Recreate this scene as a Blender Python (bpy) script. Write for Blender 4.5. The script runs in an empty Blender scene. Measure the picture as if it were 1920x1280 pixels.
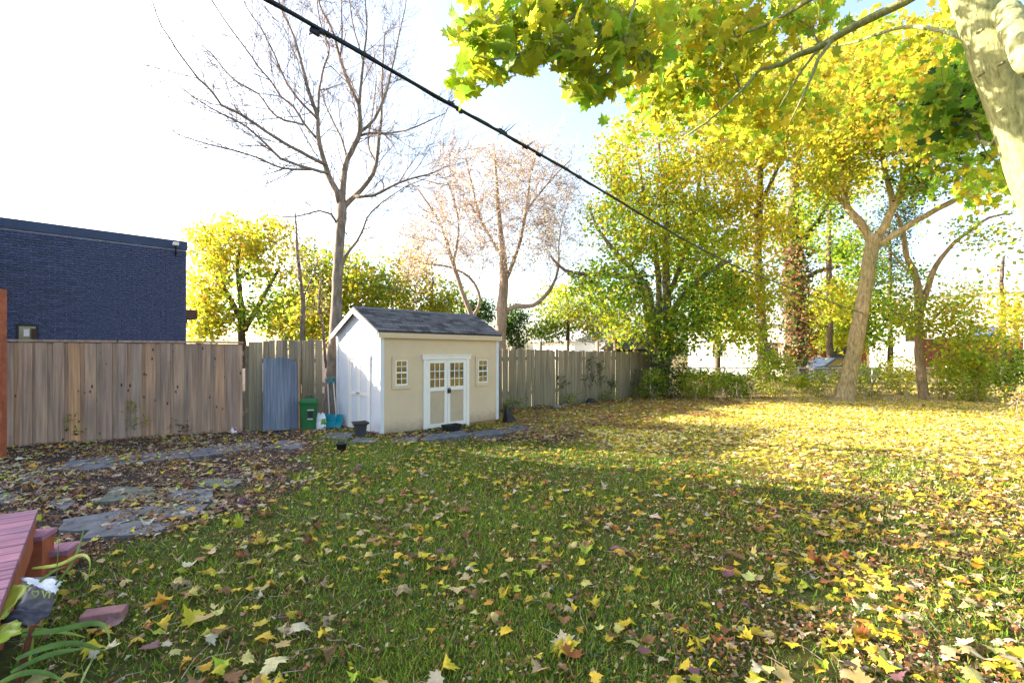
import bpy, math, random
import numpy as np
from mathutils import Vector, Matrix

# ------------------------------------------------------------------ camera, sky, sun, exposure
scn = bpy.context.scene
EYE, F, HOR = 1.55, 907.0, 662.0
cd = bpy.data.cameras.new("camera"); cam = bpy.data.objects.new("camera", cd)
scn.collection.objects.link(cam)
cam.location = (0, 0, EYE); cam.rotation_euler = (math.radians(90), 0, 0)
cd.sensor_width = 36.0; cd.lens = 36.0*F/1920.0; cd.shift_y = 22.0/1920.0
cd.clip_start = 0.05; cd.clip_end = 2000
scn.camera = cam
SUN_EL = math.radians(20.4)
SUN_AZ = Vector((-0.963, 0.27, 0)).normalized()
SUN_V = Vector((SUN_AZ.x*math.cos(SUN_EL), SUN_AZ.y*math.cos(SUN_EL), math.sin(SUN_EL)))
w = bpy.data.worlds.new("World"); scn.world = w; w.use_nodes = True
nt = w.node_tree; bg = nt.nodes["Background"]
sky = nt.nodes.new("ShaderNodeTexSky"); sky.sky_type = 'NISHITA'; sky.sun_disc = False
sky.sun_elevation = SUN_EL; sky.sun_rotation = math.atan2(SUN_AZ.x, SUN_AZ.y)
sky.air_density = 1.0; sky.dust_density = 3.0; sky.ozone_density = 1.0
hs = nt.nodes.new('ShaderNodeHueSaturation'); hs.inputs['Saturation'].default_value = 0.95
nt.links.new(sky.outputs[0], hs.inputs['Color']); nt.links.new(hs.outputs[0], bg.inputs[0]); bg.inputs[1].default_value = 0.12
sd = bpy.data.lights.new("sun", 'SUN'); sd.energy = 5.0; sd.angle = math.radians(0.5); sd.color = (1.0, 0.90, 0.74)
sun = bpy.data.objects.new("sun", sd); scn.collection.objects.link(sun)
sun.rotation_euler = SUN_V.to_track_quat('Z', 'Y').to_euler()
vs = scn.view_settings
vs.view_transform = 'Standard'; vs.look = 'None'; vs.gamma = 1; vs.exposure = 2.4
try: vs.use_curve_mapping = False
except Exception: pass

random.seed(7); rng = np.random.default_rng(7)
C = scn.collection
R = random.uniform

def W(px, py, Y):
    return Vector(((px-960)/F*Y, Y, EYE-(py-HOR)/F*Y))
def sst(t):
    t = np.clip(t, 0, 1); return t*t*(3-2*t)
def GH(x, y):                                   # height of the ground
    x = np.asarray(x, float); y = np.asarray(y, float)
    return -0.10*sst((x+2.3)/2.2) + 0.012*np.sin(x*1.7+.5)*np.cos(y*1.3) + 0.008*np.sin(x*4.1+y*3.3)
def G(px, py, h=0.0):
    Y = F*(EYE-h)/(py-HOR); return Vector(((px-960)/F*Y, Y, h))

# ------------------------------------------------------------------ object helpers
def tag(o, label=None, cat=None, group=None, kind=None):
    if label: o["label"] = label
    if cat: o["category"] = cat
    if group: o["group"] = group
    if kind: o["kind"] = kind
    return o
def thing(name, label, cat, loc=(0,0,0), rz=0, group=None):
    o = bpy.data.objects.new(name, None); C.objects.link(o)
    o.location = loc; o.rotation_euler = (0,0,rz); o.empty_display_size = .1
    return tag(o, label, cat, group)
class MB:
    def __init__(s): s.v=[]; s.f=[]; s.m=[]; s.mi=0
    def add(s, vs_, fs):
        b=len(s.v); s.v += [tuple(p) for p in vs_]
        s.f += [tuple(i+b for i in f) for f in fs]; s.m += [s.mi]*len(fs); return s
    def box(s, x0,x1,y0,y1,z0,z1, M=None):
        p=[(x0,y0,z0),(x1,y0,z0),(x1,y1,z0),(x0,y1,z0),(x0,y0,z1),(x1,y0,z1),(x1,y1,z1),(x0,y1,z1)]
        if M is not None: p=[M@Vector(q) for q in p]
        return s.add(p,[(0,3,2,1),(4,5,6,7),(0,1,5,4),(1,2,6,5),(2,3,7,6),(3,0,4,7)])
    def prism(s, poly, z0, z1):
        n=len(poly); z0f = z0 if callable(z0) else (lambda x,y:z0)
        p=[(x,y,z0f(x,y)) for x,y in poly]+[(x,y,z1) for x,y in poly]
        return s.add(p,[tuple(range(n))[::-1],tuple(range(n,2*n))]+[(i,(i+1)%n,n+(i+1)%n,n+i) for i in range(n)])
    def tube(s, pts, rad, n=6, cap=True):
        pts=[Vector(p) for p in pts]; k=len(pts)
        if not hasattr(rad,'__len__'): rad=[rad]*k
        vs_=[]; u=None
        for i,p in enumerate(pts):
            t=(pts[min(i+1,k-1)]-pts[max(i-1,0)])
            if t.length<1e-9: t=Vector((0,0,1))
            t.normalize()
            if u is None: u=t.cross(Vector((0.3,1,0.1)) if abs(t.y)<.9 else Vector((1,0,0)))
            u=(u-t*u.dot(t))
            if u.length<1e-6: u=t.orthogonal()
            u.normalize(); v=t.cross(u)
            for j in range(n):
                a=2*math.pi*j/n; vs_.append(p+(u*math.cos(a)+v*math.sin(a))*rad[i])
        fs=[(i*n+j,i*n+(j+1)%n,(i+1)*n+(j+1)%n,(i+1)*n+j) for i in range(k-1) for j in range(n)]
        if cap and n>2: fs+= [tuple(range(n))[::-1], tuple(range((k-1)*n,k*n))]
        return s.add(vs_,fs)
    def lathe(s, prof, n=20, c=(0,0), sq=0):
        vs_=[]
        for r,z in prof:
            for j in range(n):
                a=2*math.pi*(j+.5)/n; q=1.0
                if sq: q=1/max(abs(math.cos(a)),abs(math.sin(a)))**sq
                vs_.append((c[0]+r*q*math.cos(a),c[1]+r*q*math.sin(a),z))
        k=len(prof)
        fs=[(i*n+j,i*n+(j+1)%n,(i+1)*n+(j+1)%n,(i+1)*n+j) for i in range(k-1) for j in range(n)]
        fs+=[tuple(range(n))[::-1],tuple(range((k-1)*n,k*n))]
        return s.add(vs_,fs)
    def mesh(s, name, mats, smooth=False):
        me=bpy.data.meshes.new(name); me.from_pydata(s.v,[],s.f)
        for m in (mats if isinstance(mats,(list,tuple)) else [mats]): me.materials.append(m)
        me.polygons.foreach_set('material_index',s.m)
        if smooth: me.polygons.foreach_set('use_smooth',[True]*len(s.f))
        me.update(); return me
    def build(s, name, mats, parent=None, smooth=False, bevel=0):
        o=bpy.data.objects.new(name, s.mesh(name,mats,smooth)); C.objects.link(o)
        if parent: o.parent=parent
        if bevel:
            b=o.modifiers.new('bevel','BEVEL'); b.width=bevel; b.segments=2; b.limit_method='ANGLE'
        return o
def put(name, me, parent, loc=None, rot=None, scale=None):
    o=bpy.data.objects.new(name,me); C.objects.link(o)
    if parent: o.parent=parent
    if loc is not None: o.location=loc
    if rot is not None: o.rotation_euler=rot
    if scale is not None: o.scale=scale
    return o
def np_mesh(name, V, Fc, mat, col=None, midx=None, smooth=False):
    """V (n,3), Fc list of (faces array m x k) ; col (n,3)"""
    me=bpy.data.meshes.new(name)
    me.vertices.add(len(V)); me.vertices.foreach_set('co', np.asarray(V,np.float32).ravel())
    loops=np.concatenate([f.ravel() for f in Fc]); tot=np.concatenate([np.full(len(f),f.shape[1]) for f in Fc])
    st=np.concatenate([[0],np.cumsum(tot)[:-1]])
    me.loops.add(len(loops)); me.loops.foreach_set('vertex_index',loops.astype(np.int32))
    me.polygons.add(len(tot)); me.polygons.foreach_set('loop_start',st.astype(np.int32)); me.polygons.foreach_set('loop_total',tot.astype(np.int32))
    for m in (mat if isinstance(mat,(list,tuple)) else [mat]): me.materials.append(m)
    if midx is not None: me.polygons.foreach_set('material_index',midx.astype(np.int32))
    if smooth: me.polygons.foreach_set('use_smooth',np.ones(len(tot),bool))
    if col is not None:
        a=me.color_attributes.new('tint','FLOAT_COLOR','POINT')
        c4=np.ones((len(V),4),np.float32); c4[:,:3]=col; a.data.foreach_set('color',c4.ravel())
    me.update(calc_edges=True); me.validate(); return me

# ------------------------------------------------------------------ materials
def newmat(name):
    m=bpy.data.materials.new(name); m.use_nodes=True; n=m.node_tree.nodes; return m,n,m.node_tree.links,n["Principled BSDF"]
def ramp(n, stops):
    r=n.new('ShaderNodeValToRGB'); e=r.color_ramp.elements
    while len(e)<len(stops): e.new(.5)
    for i,(p,c) in enumerate(stops): e[i].position=p; e[i].color=(*c,1)
    return r
def noise(n,l,scale,detail=4,vec=None,rough=.6,sc=None,coord='Object'):
    t=n.new('ShaderNodeTexNoise'); t.inputs['Scale'].default_value=scale; t.inputs['Detail'].default_value=detail; t.inputs['Roughness'].default_value=rough
    tc=n.new('ShaderNodeTexCoord'); mp=n.new('ShaderNodeMapping'); l.new(tc.outputs[coord],mp.inputs[0])
    if sc: mp.inputs['Scale'].default_value=sc
    l.new(mp.outputs[0],t.inputs['Vector']); return t
def mixc(n,l,a,b,fac,mode='MIX'):
    m=n.new('ShaderNodeMix'); m.data_type='RGBA'; m.blend_type=mode
    if isinstance(fac,(int,float)): m.inputs[0].default_value=fac
    else: l.new(fac,m.inputs[0])
    for k,v in ((6,a),(7,b)):
        if isinstance(v,tuple): m.inputs[k].default_value=(*v,1)
        else: l.new(v,m.inputs[k])
    return m.outputs[2]
def bump(n,l,b,h,strength=.3,dist=.01):
    bp=n.new('ShaderNodeBump'); bp.inputs['Strength'].default_value=strength; bp.inputs['Distance'].default_value=dist
    l.new(h,bp.inputs['Height']); l.new(bp.outputs[0],b.inputs['Normal'])
def mat_plain(name, c, rough=.6, var=.25, scale=6, bmp=.15, spec=.3, sc=None, metal=0, rnd=0):
    m,n,l,b=newmat(name)
    t=noise(n,l,scale,5,sc=sc); d=tuple(x*(1-var) for x in c); u=tuple(min(1,x*(1+var)) for x in c)
    r=ramp(n,[(.3,d),(.7,u)]); l.new(t.outputs['Fac'],r.inputs[0]); out=r.outputs[0]
    if rnd:
        oi=n.new('ShaderNodeObjectInfo'); rr=ramp(n,[(0,(1-rnd,)*3),(1,(1+rnd*.6,)*3)]); l.new(oi.outputs['Random'],rr.inputs[0])
        out=mixc(n,l,out,rr.outputs[0],1.0,'MULTIPLY')
    l.new(out,b.inputs['Base Color']); b.inputs['Roughness'].default_value=rough
    b.inputs['Specular IOR Level'].default_value=spec; b.inputs['Metallic'].default_value=metal
    if bmp: bump(n,l,b,t.outputs['Fac'],bmp,.01)
    return m
def mat_wood(name, cols, grain=(30,30,1.2), knots=True, rough=.8, moss=None):
    """per-object hue from Object Info, long grain, knots"""
    m,n,l,b=newmat(name)
    oi=n.new('ShaderNodeObjectInfo')
    r=ramp(n,[(i/(len(cols)-1),c) for i,c in enumerate(cols)]); l.new(oi.outputs['Random'],r.inputs[0])
    tc=n.new('ShaderNodeTexCoord'); ad=n.new('ShaderNodeVectorMath'); ad.operation='MULTIPLY_ADD'
    cx=n.new('ShaderNodeCombineXYZ'); l.new(oi.outputs['Random'],cx.inputs[0]); l.new(oi.outputs['Random'],cx.inputs[2])
    ad.inputs[1].default_value=(37,0,53); l.new(cx.outputs[0],ad.inputs[0]); l.new(tc.outputs['Object'],ad.inputs[2])
    def nz(sc,scale,det=4):
        mp=n.new('ShaderNodeMapping'); mp.inputs['Scale'].default_value=sc; l.new(ad.outputs[0],mp.inputs[0])
        t=n.new('ShaderNodeTexNoise'); t.inputs['Scale'].default_value=scale; t.inputs['Detail'].default_value=det; l.new(mp.outputs[0],t.inputs[0]); return t
    g=nz(grain,1.0,5); gr=ramp(n,[(.3,(.62,.60,.60)),(.65,(1.12,1.1,1.08))]); l.new(g.outputs['Fac'],gr.inputs[0])
    out=mixc(n,l,r.outputs[0],gr.outputs[0],1.0,'MULTIPLY')
    big=nz((3,3,.9),1.0,3); br=ramp(n,[(.3,(.72,.74,.78)),(.7,(1.15,1.08,1.0))]); l.new(big.outputs['Fac'],br.inputs[0])
    out=mixc(n,l,out,br.outputs[0],1.0,'MULTIPLY')
    if knots:
        mp=n.new('ShaderNodeMapping'); mp.inputs['Scale'].default_value=(7,7,3.2); l.new(ad.outputs[0],mp.inputs[0])
        vo=n.new('ShaderNodeTexVoronoi'); vo.inputs['Scale'].default_value=1.0; l.new(mp.outputs[0],vo.inputs['Vector'])
        kr=ramp(n,[(.06,(1,1,1)),(.13,(0,0,0))]); l.new(vo.outputs['Distance'],kr.inputs[0])
        out=mixc(n,l,out,(.045,.025,.02),kr.outputs[0])
    if moss:
        sp=n.new('ShaderNodeSeparateXYZ'); l.new(tc.outputs['Object'],sp.inputs[0])
        mr=n.new('ShaderNodeMapRange'); mr.inputs[1].default_value=1.9; mr.inputs[2].default_value=0.2; mr.inputs[3].default_value=.15; mr.inputs[4].default_value=.75
        l.new(sp.outputs[2],mr.inputs[0]); mm=n.new('ShaderNodeMath'); mm.operation='MULTIPLY'
        l.new(mr.outputs[0],mm.inputs[0]); l.new(big.outputs['Fac'],mm.inputs[1])
        out=mixc(n,l,out,moss,mm.outputs[0])
    l.new(out,b.inputs['Base Color']); b.inputs['Roughness'].default_value=rough; b.inputs['Specular IOR Level'].default_value=.2
    bump(n,l,b,g.outputs['Fac'],.5,.004); return m
def mat_leaf(name, trans=.5, gloss=.25):
    m,n,l,b=newmat(name)
    at=n.new('ShaderNodeAttribute'); at.attribute_name='tint'
    t=noise(n,l,18,3); r=ramp(n,[(.3,(.8,.78,.8)),(.7,(1.15,1.15,1.1))]); l.new(t.outputs['Fac'],r.inputs[0])
    c=mixc(n,l,at.outputs['Color'],r.outputs[0],1.0,'MULTIPLY')
    l.new(c,b.inputs['Base Color']); b.inputs['Roughness'].default_value=.5; b.inputs['Specular IOR Level'].default_value=gloss
    tr=n.new('ShaderNodeBsdfTranslucent'); l.new(c,tr.inputs[0])
    mx=n.new('ShaderNodeMixShader'); mx.inputs[0].default_value=trans
    l.new(b.outputs[0],mx.inputs[1]); l.new(tr.outputs[0],mx.inputs[2]); l.new(mx.outputs[0],n['Material Output'].inputs[0])
    return m
def mat_bark(name, c1, c2, sc=(14,14,3), strength=.8):
    m,n,l,b=newmat(name); t=noise(n,l,1,6,sc=sc,rough=.7); r=ramp(n,[(.32,c1),(.66,c2)]); l.new(t.outputs['Fac'],r.inputs[0])
    t2=noise(n,l,.9,3); r2=ramp(n,[(.35,(.75,.8,.72)),(.65,(1.15,1.1,1.05))]); l.new(t2.outputs['Fac'],r2.inputs[0])
    l.new(mixc(n,l,r.outputs[0],r2.outputs[0],1.0,'MULTIPLY'),b.inputs['Base Color']); b.inputs['Roughness'].default_value=.9; b.inputs['Specular IOR Level'].default_value=.15
    bump(n,l,b,t.outputs['Fac'],strength,.02); return m
def mat_glass(name, c=(.015,.018,.02)):
    m,n,l,b=newmat(name); b.inputs['Base Color'].default_value=(*c,1); b.inputs['Roughness'].default_value=.03
    b.inputs['IOR'].default_value=1.85; b.inputs['Specular IOR Level'].default_value=.6
    t=noise(n,l,2.5,2); bump(n,l,b,t.outputs['Fac'],.05,.01); return m

M_leaf=mat_leaf('leaf_tissue',.66); M_fallen=mat_leaf('fallen_leaf_tissue',.25,.2)
def spots(m,c,lo,hi,scale):
    n=m.node_tree.nodes; l=m.node_tree.links; b=n['Principled BSDF']; src=b.inputs['Base Color'].links[0].from_socket
    t=noise(n,l,scale,5); r=ramp(n,[(lo,(0,0,0)),(hi,(1,1,1))]); l.new(t.outputs['Fac'],r.inputs[0]); o=mixc(n,l,src,c,r.outputs[0]); l.new(o,b.inputs['Base Color'])
spots(M_fallen,(.16,.08,.035),.56,.72,26); M_grass=mat_leaf('grass_blade',.35,.3)
M_bark=mat_bark('grey_brown_bark',(.10,.075,.06),(.30,.235,.19)); M_barkd=mat_bark('dark_bark',(.05,.038,.03),(.17,.13,.10))
M_barkl=mat_bark('pale_maple_bark',(.17,.175,.075),(.42,.43,.22),sc=(40,40,7),strength=.8)
M_twig=mat_plain('twig_bark',(.17,.12,.10),.9); M_twigt=mat_plain('tan_twig_bark',(.36,.26,.20),.9)
M_cream=mat_plain('cream_shed_paint',(.64,.49,.33),.75,.05,2.2,.06)
def add_splash(m,zt=.28,c=(.20,.14,.09)):       # mud splashed up from the ground
    n=m.node_tree.nodes; l=m.node_tree.links; b=n['Principled BSDF']; src=b.inputs['Base Color'].links[0].from_socket
    tc=n.new('ShaderNodeTexCoord'); sp=n.new('ShaderNodeSeparateXYZ'); l.new(tc.outputs['Object'],sp.inputs[0])
    t=noise(n,l,9,5); ad=n.new('ShaderNodeMath'); ad.operation='MULTIPLY_ADD'; ad.inputs[1].default_value=-.35; l.new(t.outputs['Fac'],ad.inputs[0]); l.new(sp.outputs[2],ad.inputs[2])
    mr=n.new('ShaderNodeMapRange'); mr.inputs[1].default_value=-.16; mr.inputs[2].default_value=zt-.2; mr.inputs[3].default_value=.55; mr.inputs[4].default_value=0; l.new(ad.outputs[0],mr.inputs[0])
    l.new(mixc(n,l,src,c,mr.outputs[0]),b.inputs['Base Color'])
add_splash(M_cream)
M_white=mat_plain('white_trim_paint',(.80,.75,.69),.55,.04,4,.05)
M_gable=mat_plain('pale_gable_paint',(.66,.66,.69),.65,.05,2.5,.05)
M_panel=mat_plain('beige_door_panel',(.50,.39,.26),.7,.06,5,.08)
M_shingle=mat_plain('slate_shingle',(.115,.11,.115),.9,.75,30,.6,rnd=.6,sc=(1,3,3))
M_glass=mat_glass('window_glass')
M_skid=mat_plain('raw_skid_timber',(.34,.20,.09),.85,.4,12,.4)
M_newfence=mat_wood('weathered_cedar',[(.36,.245,.18),(.45,.31,.22),(.38,.28,.22),(.52,.30,.165),(.34,.245,.20),(.43,.31,.22)])
M_oldfence=mat_wood('mossy_old_fence',[(.29,.24,.175),(.36,.30,.22),(.25,.215,.165),(.38,.32,.23)],knots=False,moss=(.14,.135,.055))
M_bluegrey=mat_wood('bluish_grey_old_boards',[(.17,.20,.26),(.20,.235,.30),(.15,.18,.24)],knots=False)
M_rawedge=mat_wood('raw_orange_wood',[(.46,.27,.14),(.50,.30,.16)],knots=False)
M_deck=mat_wood('red_stained_deck',[(.36,.17,.24),(.40,.20,.28),(.32,.15,.22)],knots=False,grain=(40,1.5,30))
M_rust=mat_plain('rust_red_stain',(.34,.095,.045),.7,.3,9,.2)
M_brick=mat_plain('dark_navy_brick',(.048,.062,.135),.6,.4,14,.3,rnd=.3)
M_mortar=mat_plain('grey_mortar',(.42,.44,.62),.9,.2,10,.2)
M_navy=mat_plain('navy_flashing',(.035,.055,.115),.5,.12,2,.05)
M_black=mat_plain('black_plastic',(.02,.02,.022),.5,.3,8,.1)
M_dkgrey=mat_plain('dark_grey_plastic',(.045,.045,.052),.6,.3,8,.15)
M_green=mat_plain('green_bin_plastic',(.018,.125,.035),.45,.2,5,.08)
M_teal=mat_plain('teal_plastic',(.01,.26,.33),.45,.2,5,.08)
M_metal=mat_plain('brushed_metal',(.5,.5,.5),.35,.1,10,.05,metal=.8)
M_shaft=mat_plain('pale_shovel_shaft',(.55,.53,.5),.5,.1,6,.05)
M_stone=mat_plain('blue_grey_flagstone',(.13,.13,.14),.9,.5,7,.6)
M_stoneg=mat_plain('greenish_flagstone',(.13,.14,.105),.9,.5,7,.6)
M_rock=mat_plain('grey_rock',(.2,.19,.2),.9,.3,6,.5)
M_cable=mat_plain('black_cable',(.014,.016,.028),.5,.2,20,.1)
M_siding=mat_plain('white_siding',(.80,.79,.78),.7,.03,1,.0)
M_redbrick=mat_plain('red_brick',(.30,.07,.045),.85,.4,3,.3)
M_roofg=mat_plain('grey_roof',(.30,.30,.31),.85,.2,4,.3)
M_roofd=mat_plain('dark_grey_old_roof',(.09,.09,.085),.9,.5,5,.5)
M_soil=mat_plain('potting_soil',(.05,.032,.02),.95,.4,30,.6)
M_bagy=mat_plain('lime_bag_plastic',(.36,.42,.03),.35,.2,5,.25)
M_bagd=mat_plain('charcoal_bag_plastic',(.055,.05,.062),.4,.3,6,.25)
M_bagw=mat_plain('white_bag_plastic',(.72,.72,.76),.45,.12,7,.25)
M_lime=mat_plain('lime_print',(.55,.6,.12),.5,.05)
M_pinkbrick=mat_plain('pinkish_brick',(.30,.15,.15),.9,.25,14,.4)
M_bluet=mat_plain('blue_tarp',(.03,.07,.25),.5,.2,4,.2)
M_blanket=mat_plain('rail_galvanised',(.62,.62,.63),.4,.1,10,.05,metal=.4)

# ------------------------------------------------------------------ leaves, vectorised
half=[(.05,.0),(.30,-.12),(.33,.03),(.60,.10),(.45,.21),(.73,.50),(.47,.49),(.43,.62),(.24,.53),(.27,.74),(.14,.76)]
HI=[(0,-.0)]+half+[(0,1.05)]+[(-x,y) for x,y in half[::-1]]
MIDO=[(0,0),(.34,-.1),(.30,.14),(.62,.30),(.36,.42),(.40,.72),(.16,.66),(0,1.05),(-.16,.66),(-.40,.72),(-.36,.42),(-.62,.30),(-.30,.14),(-.34,-.1)]
def fan(outl):
    V=np.array([(0,.35)]+[(x,y) for x,y in outl]); V[:,1]-=.4; n=len(outl)
    Fc=np.array([(0,1+i,1+(i+1)%n) for i in range(n)]); return V,Fc
T_HI=fan(HI); T_MID=fan(MIDO)
T_QUAD=(np.array([(0,-.5),(.36,0),(0,.5),(-.36,0)]),np.array([(0,1,2,3)]))
T_ROUND=(np.array([(math.cos(a)*.5,math.sin(a)*.5) for a in np.arange(0,6.28,1.2567)]),np.array([(0,1,2,3,4)]))
T_STAR=(np.array([(0,-.1),(.55,-.25),(.28,.12),(.3,.55),(0,.3),(-.3,.55),(-.28,.12),(-.55,-.25)]),np.array([(0,1,2),(0,2,4),(2,3,4),(0,4,6),(4,5,6),(0,6,7)]))
def scatter(P, S, tpl, cols, up=.6, curl=.3, droop=0):
    N=len(P); V2,Fc=tpl; k=len(V2)
    nr=rng.normal(size=(N,3)); nr[:,2]+=up*np.sign(up)*1.0 if up else 0
    if up>3: nr[:,2]+=up
    nr/=np.linalg.norm(nr,axis=1)[:,None]
    a=rng.normal(size=(N,3)); 
    if droop: a[:,2]-=droop
    t=a-nr*(a*nr).sum(1)[:,None]; t/=np.linalg.norm(t,axis=1)[:,None]; b=np.cross(nr,t)
    cu=rng.normal(size=(N,1))*curl+curl*.5; cu2=rng.normal(size=(N,1))*curl
    x=V2[None,:,0]; y=V2[None,:,1]
    z=-(cu*np.abs(x)**1.5*1.4)-cu2*y*y*1.2 - .15*rng.normal(size=(N,1))*x*y
    s=np.asarray(S).reshape(-1,1,1)
    V=P[:,None,:]+s*(x[...,None]*b[:,None,:]+y[...,None]*t[:,None,:]+z[...,None]*nr[:,None,:])
    Fa=(Fc[None]+(np.arange(N)*k)[:,None,None]).reshape(-1,Fc.shape[1])
    col=np.repeat(cols,k,axis=0); return V.reshape(-1,3),Fa,col
def pick(pal,N,var=.16):
    cs=np.array([c for c,_ in pal]); ws=np.array([x for _,x in pal],float); ws/=ws.sum()
    i=rng.choice(len(pal),N,p=ws); return np.clip(cs[i]*(1+rng.normal(size=(N,1))*var)*(1+rng.normal(size=(N,3))*.06),.004,.95)
YEL=(.60,.50,.035); LIME=(.38,.47,.035); GRN=(.21,.37,.03); ORG=(.62,.36,.04); BRN=(.26,.13,.06); TAN=(.46,.34,.20)
PALE=(.66,.56,.28); DKG=(.045,.105,.028); PURP=(.22,.11,.14); RUST=(.38,.13,.045); CREAM=(.58,.50,.36); BLUG=(.05,.085,.07)
P_yel=[(YEL,5),(LIME,4.5),(ORG,.6),(GRN,1)]; P_lime=[(LIME,5),(YEL,3),(GRN,2.5)]; P_grn=[(GRN,5),(LIME,2.5),(YEL,.8),(DKG,1)]
P_tan=[((.50,.41,.31),5),(CREAM,2),((.55,.42,.2),1.2)]; P_yo=[(YEL,6),(ORG,1.0),(LIME,4)]; P_dk=[(DKG,4),(GRN,1)]; P_spr=[(BLUG,3),(DKG,2)]
P_nearm=[(LIME,6),((.46,.46,.03),4),(YEL,1.6),(GRN,2),(ORG,.35)]

# ------------------------------------------------------------------ trees
def smooth(pts, step):
    """pts: (Vector, r) list -> Catmull-Rom resampled"""
    out=[]; n=len(pts)
    for i in range(n-1):
        p0=pts[max(i-1,0)]; p1=pts[i]; p2=pts[i+1]; p3=pts[min(i+2,n-1)]
        L=(p2[0]-p1[0]).length; k=max(1,int(round(L/step)))
        for j in range(k):
            t=j/k; a=p1[0]*2; b=(p2[0]-p0[0]); c=p0[0]*2-p1[0]*5+p2[0]*4-p3[0]; d=-p0[0]+p1[0]*3-p2[0]*3+p3[0]
            out.append(((a+b*t+c*t*t+d*t*t*t)*.5, p1[1]+(p2[1]-p1[1])*t))
    out.append(pts[-1]); return out
def wob(pts, amp):
    o=[]
    for i,(p,r) in enumerate(pts):
        a=0 if i in (0,len(pts)-1) else amp
        o.append((p+Vector((R(-1,1),R(-1,1),R(-1,1)))*a, r))
    return o
def pxl(seq, dY=0.0, rs=1.0):
    """[(px,py,Y,rpx)] -> [(Vector, radius m)]"""
    return [(W(x,y,Y+dY), r/F*Y*rs) for x,y,Y,r in seq]
def tree(name,label,limbs,blobs,n_cl=200,per=60,ls=.15,sig=.35,tpl=T_QUAD,bark=None,twig=None,group=None,cat='tree',
         up=.6,step=.3,tw=3,mintw=.006,leafmat=None,base=None,extra=None,droop=0,trunkname='trunk'):
    bark=bark or M_bark; twig=twig or M_twig; leafmat=leafmat or M_leaf
    b0=limbs[0][0][0] if base is None else Vector(base)
    root=thing(name,label,cat,(b0.x,b0.y,b0.z),0,group); off=Vector(b0)
    nodes=[]; nr=[]
    for i,lm in enumerate(limbs):
        s=smooth(lm,step); s=wob(s,step*.035)
        m=MB(); m.tube([p-off for p,_ in s],[r*R(.93,1.07) for _,r in s],12 if s[0][1]>.06 else 7)
        m.build(trunkname if i==0 else 'branch',bark,root,smooth=True)
        for p,r in s: nodes.append(p); nr.append(r)
    cr=MB(); CP=[]; CC=[]
    tot=sum(b[6] for b in blobs) if blobs else 1
    cl=[]
    for b in blobs:
        cx,cy,rx,ry,Y,dY,wt,pal=b[:8]
        for _ in range(int(round(n_cl*wt/tot))):
            while True:
                u=[R(-1,1) for _ in range(3)]; d=sum(a*a for a in u)
                if d<1 and R(0,1)<.35+.65*d: break
            cl.append((W(cx+rx*u[0],cy+ry*u[1],Y+dY*u[2]),pal))
    N=np.array([tuple(p) for p in nodes]); NR=np.array(nr)
    c0=np.array(tuple(nodes[len(nodes)//4])); cl.sort(key=lambda c:(c[0]-Vector(c0)).length)
    for p,pal in cl:
        q=np.array(tuple(p)); d=np.linalg.norm(N-q,axis=1)
        cost=d+.7*np.maximum(0,N[:,2]-q[2]+.15); i=int(np.argmin(cost)); st=Vector(N[i]); L=d[i]
        if L<.05: continue
        r0=min(NR[i]*.65,.006+.0085*L); r0=max(r0,mintw); k=4 if L<1 else 6
        side=Vector((R(-1,1),R(-1,1),R(-.2,.9)))*L*.14
        pts=[]; rr=[]
        for j in range(k+1):
            t=j/k; pts.append(st.lerp(p,t)+side*math.sin(math.pi*t)+Vector((R(-1,1),R(-1,1),R(-1,1)))*L*.02*(0<j<k))
            rr.append(r0+(mintw*.6-r0)*t)
        cr.tube([a-off for a in pts],rr,4 if r0>.01 else 3,cap=False)
        N=np.vstack([N]+[np.array(tuple(a))[None] for a in pts[1:]]); NR=np.concatenate([NR,rr[1:]])
        for _ in range(tw):
            e=p+Vector((R(-1,1),R(-1,1),R(-.6,1)))*sig*1.6; md=p.lerp(e,.5)+Vector((R(-1,1),R(-1,1),R(-1,1)))*sig*.15
            cr.tube([p-off,md-off,e-off],[mintw*.7,mintw*.6,mintw*.35],3,cap=False)
        if per:
            k2=max(1,int(per*R(.5,1.5))); P=q+rng.normal(size=(k2,3))*sig*np.array([1,1,.75])
            CP.append(P); CC.append(pick(pal,k2))
    ob=None
    if cr.v or CP:
        V=np.array(cr.v) if cr.v else np.zeros((0,3)); fq=np.array(cr.f).reshape(-1,4) if cr.f else np.zeros((0,4),int)
        Fs=[fq]; mi=[np.zeros(len(fq))]; col=np.ones((len(V),3))*.2
        if CP:
            P=np.vstack(CP)-np.array(tuple(off)); cc=np.vstack(CC)
            lv,lf,lc=scatter(P,ls*rng.uniform(.6,1.25,len(P)),tpl,cc,up=up,droop=droop)
            Fs.append(lf+len(V)); mi.append(np.ones(len(lf))); V=np.vstack([V,lv]); col=np.vstack([col,lc])
        me=np_mesh('crown',V,Fs,[twig,leafmat],col,np.concatenate(mi)); ob=put('crown',me,root)
    return root,off,nodes

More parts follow.
